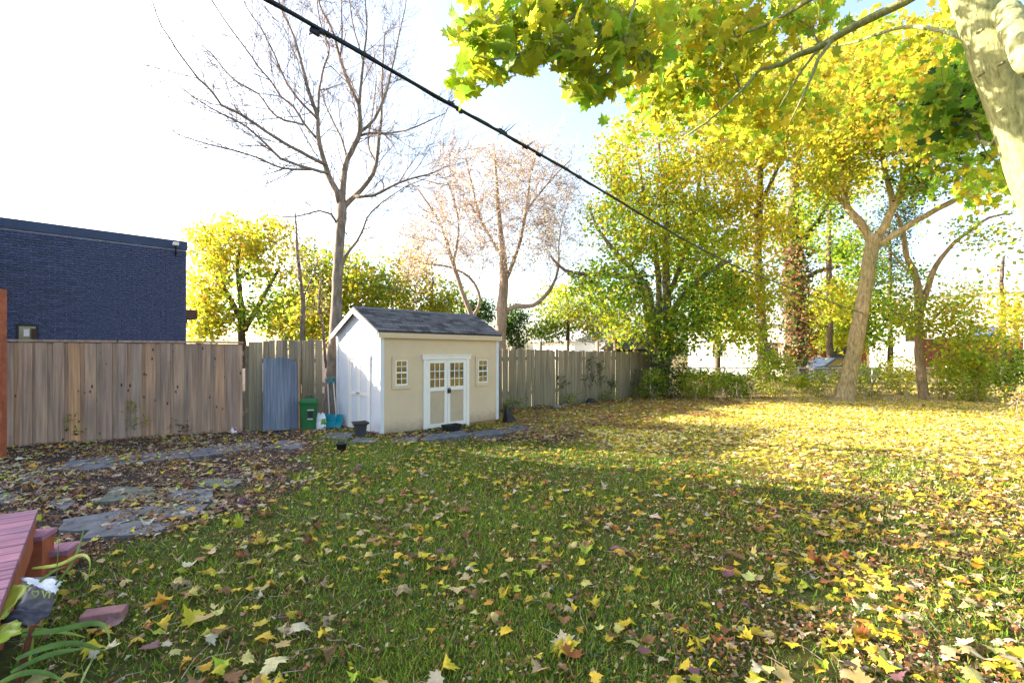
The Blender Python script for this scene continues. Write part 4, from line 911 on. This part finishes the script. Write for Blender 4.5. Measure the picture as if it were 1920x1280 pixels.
leaning=[pxl(L([(1578,762,24),(1582,745,18),(1592,705,14),(1604,645,13),(1617,572,12.4),(1628,505,12),(1636,458,12),(1640,440,11)],16.6)),
 pxl(L([(1637,462,8),(1614,418,7),(1590,392,6.4),(1580,352,6),(1583,300,6),(1590,230,4.4),(1600,150,3),(1610,80,1.8)],16.6,17)),
 pxl(L([(1640,455,8),(1655,430,7),(1672,395,6.4),(1690,360,6),(1702,325,5.4),(1720,270,4.2),(1738,200,3),(1750,140,1.8)],16.6,16)),
 pxl(L([(1642,462,6.4),(1690,432,5.4),(1740,402,5),(1800,370,4.6),(1850,345,4.6),(1885,318,4),(1895,300,2)],16.6,15)),
 pxl(L([(1676,392,5),(1666,345,4.4),(1655,300,3.6),(1648,240,2.4),(1640,180,1.4)],16.4,16.8)),
 pxl(L([(1700,330,3.4),(1740,290,2.8),(1790,270,1.8)],16.2,15.5)),
 pxl(L([(1588,388,3.6),(1550,350,2.8),(1520,330,1.8)],16.8,17.4))]
tree('leaning_tree','tall tree with a sunlit leaning trunk forking low, yellow crown above the lawn edge',leaning,
     [(1600,230,80,85,16.8,2,2.6,P_yel),(1540,200,70,90,17.2,2,1.6,P_yo),(1790,190,60,70,15.8,1.5,1.2,P_yel),(1690,200,100,90,16.4,2,3.6,P_yel),(1620,110,90,60,17,2,2,P_yo),(1760,280,60,45,15.8,1.6,1.2,P_lime),(1560,330,55,45,17,1.5,1.1,P_yel),(1730,340,50,30,16,1.2,.6,P_grn),(1840,330,50,25,15.4,1,.35,P_lime),(1780,120,70,60,16,1.8,1.4,P_lime)],
     n_cl=640,per=46,ls=.14,sig=.32,bark=mat_bark('lichen_bark',(.19,.125,.06),(.56,.43,.24),sc=(16,16,4),strength=1.0),base=(11.4,16.6,-.1))
tree('forked_tree','thin forked trunk right of the leaning tree',[pxl(L([(1737,762,10),(1733,745,9),(1727,700,8),(1722,655,7.2),(1724,590,7),(1719,525,6),(1700,482,4.6),(1694,435,3.4),(1682,400,2)],17.2,17)),
   pxl(L([(1724,592,5.4),(1736,551,5),(1747,515,4.6),(1765,483,4),(1790,454,3.5),(1819,433,3),(1855,408,2.4),(1900,400,1.4)],17.2,16)),pxl(L([(1716,518,2.6),(1690,495,2),(1670,470,1.2)],17)),pxl(L([(1724,640,3),(1750,600,2.2),(1780,570,1.4)],17.2,16.5))],
     [(1720,590,60,45,17,1.5,1.2,P_lime),(1780,600,60,45,17,1.5,1.2,P_yel),(1690,530,45,40,17,1.2,.5,P_grn),(1850,430,55,35,16,1,.3,P_lime),(1830,650,70,35,16.6,1.2,1.2,P_lime)],n_cl=130,per=34,ls=.13,sig=.28,base=(14.75,17.2,-.1),bark=mat_bark('warm_bark',(.17,.11,.07),(.45,.33,.21),sc=(16,16,4)))
tree('background_tree','dense green tree filling the gap between the ivy trunk and the leaning tree',[simple_trunk(1555,710,520,30,6)],[(1560,590,55,60,30,2.4,2,P_lime),(1640,600,60,60,30,2.4,2,P_grn),(1600,500,60,50,30,2,1.2,P_grn)],n_cl=170,per=48,ls=.24,sig=.45,bark=M_barkd,group=GT)
tree('background_tree','green tree behind the slim yellow tree, above the white house',[simple_trunk(1345,710,500,30,6)],[(1350,560,60,50,30,2.4,2,P_grn),(1300,480,60,60,30,2.4,1.6,P_grn),(1480,420,60,60,31,2,1.2,P_lime)],n_cl=150,per=42,ls=.24,sig=.45,bark=M_barkd,group=GT)
tree('spruce_tree','blue green spruce glimpsed behind the fork of the leaning tree',[simple_trunk(1668,710,360,33,5)],[(1668,430,45,45,33,1.6,1.4,P_spr),(1690,390,30,25,33,1,.6,P_spr),(1660,500,50,40,33,1.6,1,P_spr)],n_cl=90,per=45,ls=.16,sig=.4,bark=M_barkd,group=GT)
tree('background_tree','tall tan and yellow tree high behind the maple branch',[simple_trunk(1555,700,120,28,6)],[(1530,120,80,60,28,2.4,2,[(TAN,3),(YEL,3)]),(1600,300,80,80,28,2.4,2,P_yel),(1400,120,70,70,28,2.4,1.2,P_lime)],n_cl=180,per=42,ls=.2,sig=.42,bark=M_barkd,group=GT)
tree('background_tree','loose yellow green tree at the far right behind the white building',[simple_trunk(1880,710,480,30,6)],[(1890,600,40,60,24,1.4,1.4,P_yo),(1800,560,60,40,27,2,.7,P_lime)],n_cl=70,per=32,ls=.17,sig=.35,bark=M_barkd,group=GT)
rt,of,_=tree('unseen_tree','unseen half bare tree added behind the added house to dapple the lawn',[[(Vector((-17.5,10.0,0)),.2),(Vector((-17.4,10.0,3)),.15),(Vector((-17.3,10,6.5)),.06)]],[],bark=M_barkd)  # out of view, added to break the sunlight on the lawn into dapples
K=rng.normal(size=(40,3))*np.array([2.0,2.0,1.0])+np.array([.2,.4,6.4]); P=np.repeat(K,64,axis=0)+rng.normal(size=(40*64,3))*.42
P=P[(P[:,0]-17.5)<-1.22*(P[:,1]+10.0)]
V,Fc,cl_=scatter(P,.22*rng.uniform(.6,1.2,len(P)),T_QUAD,pick(P_yel,len(P))); put('crown',np_mesh('crown',V,[Fc],M_leaf,cl_),rt)
# out of frame on the right: the rest of the wood that the shed windows mirror
for i,(x,y) in enumerate([(17,12),(21,8),(18,4)]):
    b=Vector((x,y,0)); blob=[]
    l_=[[(b,.22),(b+Vector((.2,0,3)),.17),(b+Vector((.4,.2,6)),.08)]]
    pxc=960+F*x/y if y else 0
    rt,of,_=tree('unseen_tree',['tree standing outside the right edge, nearest the chain link fence','tree standing outside the right edge, middle one of three','tree standing outside the right edge, nearest the house'][i],l_,[],bark=M_barkd)
    cc=[]; P=rng.normal(size=(5000,3))*np.array([1.9,1.9,1.7])+np.array([.3,0,5.0]); V,Fc,cl_=scatter(P,.17*rng.uniform(.6,1.2,5000),T_QUAD,pick(P_yel,5000)); put('crown',np_mesh('crown',V,[Fc],M_leaf,cl_),rt)

# ------------------------------------------------------------------ shrubs along the back
random.seed(55)
def shrub(label,px,py,rx,ry,Y,n,per,pal,ls=.09,name='shrub',group='shrubs along the back of the lawn',sig=.14):
    b=G(px,py,-.1) if Y is None else Vector(((px-960)/F*Y,Y,-.1)); Y=b.y
    stems=[]
    for i in range(5):
        e=b+Vector((R(-1,1)*rx/F*Y,R(-.4,.4),R(.6,1.4)*ry/F*Y)); stems.append([(b+Vector((R(-.1,.1),R(-.1,.1),0)),.014),(b.lerp(e,.5)+Vector((R(-.1,.1),0,.1)),.010),(e,.005)])
    cy=HOR+(EYE-(-.1+ry/F*Y))/Y*F
    return tree(name,label,stems,[(px,cy,rx,ry,Y,rx/F*Y*.7,1,pal)],n_cl=n,per=per,ls=ls,sig=sig,tpl=T_QUAD,bark=M_twigt,twig=M_twigt,group=group,cat='shrub',tw=3,mintw=.004,trunkname='stem',step=.2)
SH=[('dark leafy shrub at the very end of the mossy fence',1255,0,38,40,17.6,60,P_dk),('bright green shrub right of the many stemmed maple',1310,0,45,34,17.4,90,P_lime),
 ('green shrub beneath the slim yellow tree',1375,0,40,30,17.8,70,P_grn),('leafy green shrub below the ivy covered trunk',1450,0,44,40,18.2,95,P_lime),('shrub left of the leaning trunk foot',1530,0,36,24,18.2,45,P_lime),
 ('sparse brown stemmed shrub just right of the leaning trunk',1635,0,40,26,18.4,45,[(LIME,2),(TAN,2),(GRN,1)]),('low yellow green shrub left of the forked trunk',1690,0,36,30,18.8,50,P_yel),
 ('round light green shrub right of the forked trunk',1822,0,42,42,16.6,110,P_lime),('yellowish bush between the forked trunk and the round shrub',1770,0,36,30,17.6,60,P_yel),
 ('dark green shrub at the right edge under the pole',1895,0,40,48,17.0,80,P_grn),('twiggy shrub behind the leaning trunk foot',1590,0,36,30,19.0,40,[(BRN,1),(TAN,2),(LIME,1)]),
 ('low shrub in front of the many stemmed maple',1225,0,26,22,17.4,35,P_grn)]
for lb,px,py,rx,ry,Y,n,pal in SH: shrub(lb,px,py,rx*R(.85,1.2),ry*R(.85,1.35),Y,int(n*1.15),24,pal+[((.46,.58,.05),3)] if pal is not P_dk else pal,ls=.095)
shrub('tangled dry yellow bush at the right edge of the lawn',1960,0,70,60,8.6,70,18,[(YEL,2),(TAN,3),(ORG,1),(LIME,2)],ls=.06)
# climbing plants on the fences
def vine(label,pts,Yf,pal,n=14,ls=.06):
    b=pts[0]; base=W(b[0],b[1],Yf(b[0])); lm=[(W(x,y,Yf(x))-Vector((0,.05,0)),.006) for x,y in pts]
    tree('climbing_vine',label,[lm],[(x,y,12,12,Yf(x)-.10,.04,1,pal) for x,y in pts[1:]],n_cl=n,per=9,ls=ls,sig=.07,bark=M_twig,group='vines on the fences',cat='vine',tw=1,mintw=.003,trunkname='stem',step=.15)
fy=lambda px:(14.166/(1-.856*(px-960)/F))      # the long fence
fy1=lambda px:(12.97/(1-.589*(px-960)/F))
vine('vine patch in the middle of the mossy fence',[(1100,745),(1098,715),(1103,695),(1106,680),(1112,712)],fy,P_dk,26)
vine('vine patch right of the middle of the mossy fence',[(1128,745),(1126,712),(1125,690),(1124,682)],fy,P_dk,18)
vine('low vine patch on the left half of the mossy fence',[(1052,748),(1054,728),(1058,712),(1050,705)],fy,P_dk,16)
vine('vine near the far end of the mossy fence',[(1190,740),(1189,712),(1192,695)],fy,P_dk,16)
vine('vine low on the right part of the mossy fence',[(1148,745),(1146,722),(1150,712)],fy,P_dk,14)
vine('small ivy sprig climbing the new fence boards',[(252,822),(249,790),(248,765),(262,788)],fy1,[(GRN,2),(ORG,1),(YEL,1)],12,.05)
vine('tiny green sprig growing through the new fence',[(134,835),(134,800),(134,792)],fy1,P_grn,3,.07)
vine('dark weed against the foot of the new fence',[(338,815),(340,806),(335,800),(345,800)],fy1,[(BRN,2),(DKG,1)],12,.05)
for lb,px in (('weedy tuft at the foot of the mossy fence beside the rocks',1072),('weedy tuft at the foot of the mossy fence right of the dark stone',1140),('weedy tuft by the shed end of the mossy fence',965),('weedy tuft near the far end of the mossy fence',1195)):
    shrub(lb,px,0,22,10,float(fy(px))-.35,20,14,[(GRN,3),(LIME,1),(TAN,1)],ls=.06,name='weed_tuft',group='weeds at the fence foot',sig=.1)

# ------------------------------------------------------------------ the near maple at the right
random.seed(66)
nm=[pxl([(2075,1300,3.75,52),(2050,1000,3.7,48),(2025,720,3.65,46),(2005,520,3.6,41),(1972,400,3.6,40),(1936,300,3.6,38),(1912,220,3.6,38),(1876,120,3.6,38),(1842,40,3.6,33),(1815,-40,3.6,31),(1795,-130,3.6,26)]),
 pxl([(1893,190,3.6,16),(1915,120,3.5,14),(1940,60,3.4,13),(1960,-20,3.3,12)]),
 pxl([(1850,60,3.7,14),(1880,20,3.5,22),(1905,60,3.3,22),(1935,130,3.1,18)][::-1]),
 pxl([(1835,30,3.65,16),(1800,-10,3.9,15),(1770,-60,4.2,12)]),
 pxl([(1800,-110,3.7,10),(1750,-30,3.9,9),(1697,2,4.0,8.5),(1643,30,4.1,8),(1596,54,4.2,7.5),(1562,72,4.3,7),(1529,91,4.4,6),(1495,104,4.45,5.2),(1465,121,4.5,4.4),(1424,131,4.6,3.4),(1404,155,4.65,3),(1371,188,4.7,2.5),(1327,228,4.8,2),(1280,259,4.9,1.5)]),
 pxl([(1810,-70,3.6,10),(1680,-80,3.7,8),(1580,-30,3.9,6),(1515,0,4.1,5),(1468,30,4.3,4),(1428,50,4.5,3.4),(1380,70,4.7,2.4),(1300,90,5,1.5)]),
 pxl([(1800,-120,3.5,10),(1600,-130,3.3,8),(1400,-90,3.1,6),(1200,-40,3.0,5),(1120,0,3.0,4.5),(1060,42,2.95,4),(1024,70,2.9,3.5),(998,91,2.9,3),(961,107,2.9,2.4),(915,112,2.85,1.6),(880,100,2.85,1)]),
 pxl([(1562,74,4.3,4),(1535,110,4.2,3.2),(1515,160,4.2,2.4),(1495,200,4.2,1.6),(1482,228,4.2,1)]),pxl([(1540,88,4.4,3.2),(1505,130,4.4,2.2),(1480,170,4.4,1.6),(1462,200,4.4,1),]),
 pxl([(1890,205,3.7,7),(1860,270,4.2,4),(1820,250,4.6,3),(1800,230,4.8,2)]),
 pxl([(1860,130,3.7,8),(1800,70,4.6,4.5),(1700,50,5.2,3.5),(1600,80,5.8,2.4),(1540,90,6,1.4)]),
 pxl([(1200,-40,3.0,3.4),(1180,40,2.9,2.6),(1160,110,2.9,1.8),(1130,150,2.9,1)]),
 pxl([(1060,42,2.95,2.4),(1080,90,2.9,1.8),(1110,130,2.9,1.1)])]
P_b=[(LIME,4),(YEL,3),((.46,.46,.03),4),(GRN,1)]
mroot,moff,_=tree('maple_tree','near maple with pale smooth trunk at the right edge, boughs reaching over the lawn',nm,
   [(1330,60,110,70,5.0,.9,2.6,P_b),(1270,150,80,70,5.4,.8,1.8,P_lime),(1400,200,120,80,6.4,1.1,2.6,P_b),(1230,30,60,60,4.4,.6,1.2,P_lime),(1660,110,110,80,7.4,1.2,1.5,P_yel),(1760,90,70,80,6.4,1.1,1.2,P_yel),
    (1540,190,80,60,7.6,1.2,.8,P_yel),(1800,200,45,75,4.9,.6,1.7,P_grn),(1700,250,70,60,7.6,1.2,.5,P_yo),(1840,330,50,40,6,1,.4,P_lime),(1500,20,70,40,5,.8,.7,P_lime),(1890,300,30,60,5,.6,.3,P_lime)],
   n_cl=350,per=17,ls=.11,sig=.17,tpl=T_MID,bark=M_barkl,twig=M_twig,tw=2,mintw=.003,step=.14,up=.5)
# leaf scars / knots on the trunk
for px,py,r in ((1840,57,.03),(1842,138,.028),(1880,118,.03),(1878,205,.02)):
    p=W(px,py,3.42)-moff; m=MB(); m.tube([p+Vector((0,.03,0)),p,p+Vector((0,-.012,-.004)),p+Vector((0,-.006,-.003))],[r*.45,r*.36,r*.3,r*.15],12); m.build('knot',M_barkl,mroot,smooth=True)
# big near leaves: each is a part
NL=[]
for k in range(10):
    V,Fc,cl_=scatter(np.zeros((1,3)),[1.0],T_HI,pick([([LIME,(.46,.50,.03),GRN,LIME,(.50,.50,.03),(.26,.38,.03),LIME,YEL,(.40,.46,.03),(.22,.33,.03)][k],1)],1,.06),up=9,curl=.28)
    NL.append(np_mesh('leaf',V,[Fc],M_leaf,cl_,smooth=True))
zone=[(1060,60,150,80,2.95,.35,170),(940,85,90,65,2.9,.25,100),(1130,110,100,65,3.0,.3,130),(885,150,45,45,2.85,.15,22),(1000,5,140,45,3.0,.3,90),(1210,60,90,95,3.3,.4,150),(890,60,55,40,2.85,.2,26),(1100,165,50,30,3.0,.2,30)]
pts=[]
for cx,cy,rx,ry,Y,dY,n in zone:
    for _ in range(n):
        while True:
            u=(R(-1,1),R(-1,1),R(-1,1))
            if sum(a*a for a in u)<1: break
        pts.append(W(cx+rx*u[0],cy+ry*u[1],Y+dY*u[2]))
pts.sort(key=lambda p:p.y); stalk=MB(); rest_=[]
for i,p in enumerate(pts):
    if i<300:
        put('leaf',random.choice(NL),mroot,p-moff,(R(-1.0,1.0)+.5,R(-1,1),R(0,6.28)),(R(.07,.115),)*3)
    else: rest_.append(tuple(p-moff))
    q=p+Vector((R(.02,.12),R(-.05,.1),R(.03,.1))); stalk.tube([p-moff,p.lerp(q,.5)-moff+Vector((0,0,-.01)),q-moff],[.0012,.0014,.002],3,cap=False)
o=stalk.build('leaf_stalk',M_twig,mroot); o['kind']='stuff'
V,Fc,cl_=scatter(np.array(rest_),.10*rng.uniform(.7,1.2,len(rest_)),T_HI,pick(P_nearm,len(rest_)),up=.5); o=put('leaf',np_mesh('leaf',V,[Fc],M_leaf,cl_),mroot); o['kind']='stuff'

# ------------------------------------------------------------------ fallen leaves, grass, ground cover
def inside(x,y):       # keep off the shed footprint, the far side of fences
    lx=(x-S0.x)*su.x+(y-S0.y)*su.y; ly=-(x-S0.x)*su.y+(y-S0.y)*su.x
    sh=(lx>-.02)&(lx<SL+.05)&(ly>-.02)&(ly<SD)
    f1=(y>12.90+.589*x)&(x<-4.2); f2=(y>14.10+.856*x)&(x>=-4.2)&(x<5.4)
    ax=((x+3.35)*.64+(y-3.42)*-.75); ay=((x+3.35)*.75+(y-3.42)*.64); dkm=(ax>-.02)&(ay<.0)
    return sh|f1|f2|dkm
def field(n,y0,y1,dens,keepfn=None,wide=1.09):
    """rejection sample in the view wedge; dens(x,y) per m2"""
    A=(y1*y1-y0*y0)*wide; 
    yy=np.sqrt(rng.uniform(y0*y0,y1*y1,n)); xx=rng.uniform(-wide,wide,n)*yy
    base=n/A; k=rng.uniform(0,1,n)<dens(xx,yy)/base; xx,yy=xx[k],yy[k]; k=~inside(xx,yy); return xx[k],yy[k]
def clump(x,y): return .28+1.35*np.clip(.5+.35*np.sin(x*3.1+np.sin(y*2.3)*1.7)+.3*np.sin(y*4.3+x*1.9)+.25*np.sin(x*7.7-y*5.1),0,1)
def dleaf(x,y):
    lit=litter_mask(x,y); right=sst((x/np.maximum(y,.1)-.35)/.5)
    return (52+60*right*(y<6)+lit*240+dirt_mask(x,y)*40)*clump(x,y)
P_far=[((.80,.70,.38),4),((.82,.64,.07),6),((.62,.48,.26),1.8),((.70,.42,.06),1.4),(BRN,.8),(LIME,.8)]  # brightened leaf colours, adding sunlight to the lit lawn
P_near=[((.56,.44,.035),6),((.58,.48,.16),2),(TAN,2.6),(ORG,2.6),(BRN,3),(CREAM,1),((.38,.42,.04),1.4),(PURP,.35),(RUST,1.2)]
P_dirt=[(TAN,4),(CREAM,2),(BRN,4),(ORG,1.2),(YEL,1),(PURP,.8),(LIME,.5)]
x,y=field(190000,1.45,20,lambda a,b_:dleaf(a,b_)*1.0)
kk=rng.permutation(len(x)); x=x[kk]; y=y[kk]
lit=litter_mask(x,y)>rng.uniform(0,1,len(x)); dr=(dirt_mask(x,y)>.5)
P_shaded=[((.34,.24,.13),4),(BRN,4.5),((.42,.24,.05),2.4),(YEL,1.4),(RUST,1.4),(TAN,1)]  # darker leaf colours that deepen the fence and shed shadow on the lawn
shaded=(x-3.2-.9*(y-11)+1.2*np.sin(x*2+y)<0)&(rng.uniform(0,1,len(x))<.92)
cols=np.where(lit[:,None],np.where(shaded[:,None],pick(P_shaded,len(x)),pick(P_far,len(x))),np.where(dr[:,None],pick(P_dirt,len(x)),pick(P_near,len(x))))
z=GH(x,y)+.018+rng.uniform(0,.028,len(x)); sz=(.036+.068*rng.beta(1.5,2.3,len(x)))*np.where(lit,1.05,1)
near=np.argsort(y-.35*sz*10)[:300]; mk=np.ones(len(x),bool); mk[near]=False
ya=y<6.5
P=np.stack([x,y,z],1)
for nm_,sel,tp in (('a',mk&ya,T_HI),('b',mk&~ya,T_MID)):
    pass
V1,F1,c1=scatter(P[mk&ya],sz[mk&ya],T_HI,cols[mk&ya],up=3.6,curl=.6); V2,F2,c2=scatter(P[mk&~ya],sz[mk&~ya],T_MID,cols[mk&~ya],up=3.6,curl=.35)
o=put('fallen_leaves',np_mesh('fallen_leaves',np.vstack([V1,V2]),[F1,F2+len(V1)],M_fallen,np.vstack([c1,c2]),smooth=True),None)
tag(o,'carpet of fallen yellow and brown maple leaves spread over the whole lawn','leaves',kind='stuff')
FL=[]
for k in range(24):
    V,Fc,cl_=scatter(np.zeros((1,3)),[1.0],T_HI,pick(P_near if k%6 else P_far,1,.12),up=9,curl=.42); cl_=cl_*(1+.1*rng.normal(size=(len(cl_),1)))
    # a stalk
    V=np.vstack([V,[(0,0,0),(.01,.0,.0),(.12,-.5,.05)]])
    FL.append(np_mesh('fallen_leaf',V[:len(V)-3],[Fc],M_fallen,cl_,smooth=True))
for i in near:
    s_=float(sz[i])*1.15; put('fallen_leaf',random.choice(FL),ground,(x[i],y[i],z[i]+.01),(R(-.35,.35),R(-.35,.35),R(0,6.28)),(s_,s_,s_))
# small crumbs: crushed leaves, bark and seeds
xx,yy=field(420000,1.45,11,lambda a,b_:(150+500*dirt_mask(a,b_)+420*sst((a/np.maximum(b_,.1)-.0)/.7))*9/(b_+3)*1.2*(.3+clump(b_*1.7,a*1.3)**2))
P=np.stack([xx,yy,GH(xx,yy)+rng.uniform(.008,.03,len(xx))],1); V,Fc,cl_=scatter(P,rng.uniform(.012,.038,len(P)),T_QUAD,pick([(BRN,4),(TAN,2.6),((.14,.085,.055),3),(CREAM,.7),(RUST,1),(YEL,.8)],len(P)),up=2,curl=.4)
tag(put('leaf_crumbs',np_mesh('leaf_crumbs',V,[Fc],M_fallen,cl_),None),'crushed brown leaf crumbs scattered on the soil and between the grass','leaf crumbs',kind='stuff')
# grass
def dgrass(a,b_):
    p=.35+.65*np.clip(.55+.4*np.sin(a*1.7+b_*.6)+.3*np.sin(b_*2.9-a*2.2),0,1); right=1-.45*sst((a/np.maximum(b_,.1)-.1)/.6)*(b_<6)
    return 15500/np.maximum(b_,1.2)**1.25*p*right*(1-dirt_mask(a,b_))**2*(1-.6*litter_mask(a,b_))
xx,yy=field(1500000,1.4,15,dgrass); n=len(xx); zz=GH(xx,yy)-.004
h=rng.uniform(.018,.05,n)*(1+.03*yy); wd=(.0022+.0009*yy)*rng.uniform(.7,1.3,n); an=rng.uniform(0,6.283,n); ln=rng.normal(size=(n,2))*h[:,None]*.55
p0=np.stack([xx-np.cos(an)*wd,yy-np.sin(an)*wd,zz],1); p1=np.stack([xx+np.cos(an)*wd,yy+np.sin(an)*wd,zz],1); p2=np.stack([xx+ln[:,0],yy+ln[:,1],zz+h],1)
V=np.stack([p0,p1,p2],1).reshape(-1,3); Fc=np.arange(3*n).reshape(-1,3)
gc=pick([((.17,.285,.02),5),((.24,.345,.025),4),((.13,.225,.02),3),((.40,.33,.08),2.2),((.07,.16,.04),.6)],n); 
tag(put('lawn_grass',np_mesh('lawn_grass',V,[Fc],M_grass,np.repeat(gc,3,axis=0)),None),'short green lawn grass between the fallen leaves','grass',kind='stuff')
xx,yy=field(160000,1.4,7,lambda a,b_:1300/np.maximum(b_,1.2)*np.clip(.2+.9*np.sin(a*2.3+b_*1.1)*np.sin(b_*1.9-a),0.1,1)*(1-dirt_mask(a,b_)))
P=np.stack([xx,yy,GH(xx,yy)+rng.uniform(.008,.03,len(xx))],1); V,Fc,cl_=scatter(P,rng.uniform(.010,.024,len(P)),T_ROUND,pick([((.05,.14,.05),4),((.07,.18,.05),3),((.04,.10,.055),3)],len(P)),up=2.5,curl=.2)
tag(put('clover',np_mesh('clover',V,[Fc],M_grass,cl_),None),'low round leaved clover growing through the lawn','ground cover',kind='stuff')
# dry stems / sticks on the ground
random.seed(77); m=MB()
for _ in range(420):
    Y=R(2.0,9.5); xx_=R(-1.05,-.15)*Y if R(0,1)<.7 else R(0,1.05)*Y
    if inside(np.array([xx_]),np.array([Y]))[0]: continue
    z_=float(GH(xx_,Y))+.02; a=R(0,6.28); l_=R(.05,.28); p=Vector((xx_,Y,z_)); q=p+Vector((math.cos(a)*l_,math.sin(a)*l_,R(-.01,.03)))
    m.tube([p,p.lerp(q,.5)+Vector((R(-.02,.02),R(-.02,.02),R(0,.02))),q],[.0025,.002,.001],3,cap=False)
tag(m.build('fallen_twigs',M_twigt,None),'thin dry twigs scattered over the soil and the lawn','twigs',kind='stuff')
# pale dead weed stalks along the back edge of the lawn
m=MB()
for _ in range(260):
    px=R(1300,1900); Y=R(15.8,18.2); b_=Vector(((px-960)/F*Y,Y,-.12)); hh=R(.2,.75)
    e_=b_+Vector((R(-.2,.2),R(-.1,.1),hh)); m.tube([b_,b_.lerp(e_,.5)+Vector((R(-.04,.04),0,0)),e_],[.006,.005,.002],3,cap=False)
    for k in range(3):
        s_=b_.lerp(e_,R(.4,.9)); m.tube([s_,s_+Vector((R(-.15,.15),R(-.1,.1),R(.03,.15)))],[.004,.0015],3,cap=False)
tag(m.build('dead_stalks',M_twigt,None),'pale dead weed stalks along the back edge of the lawn','dry weeds',kind='stuff')
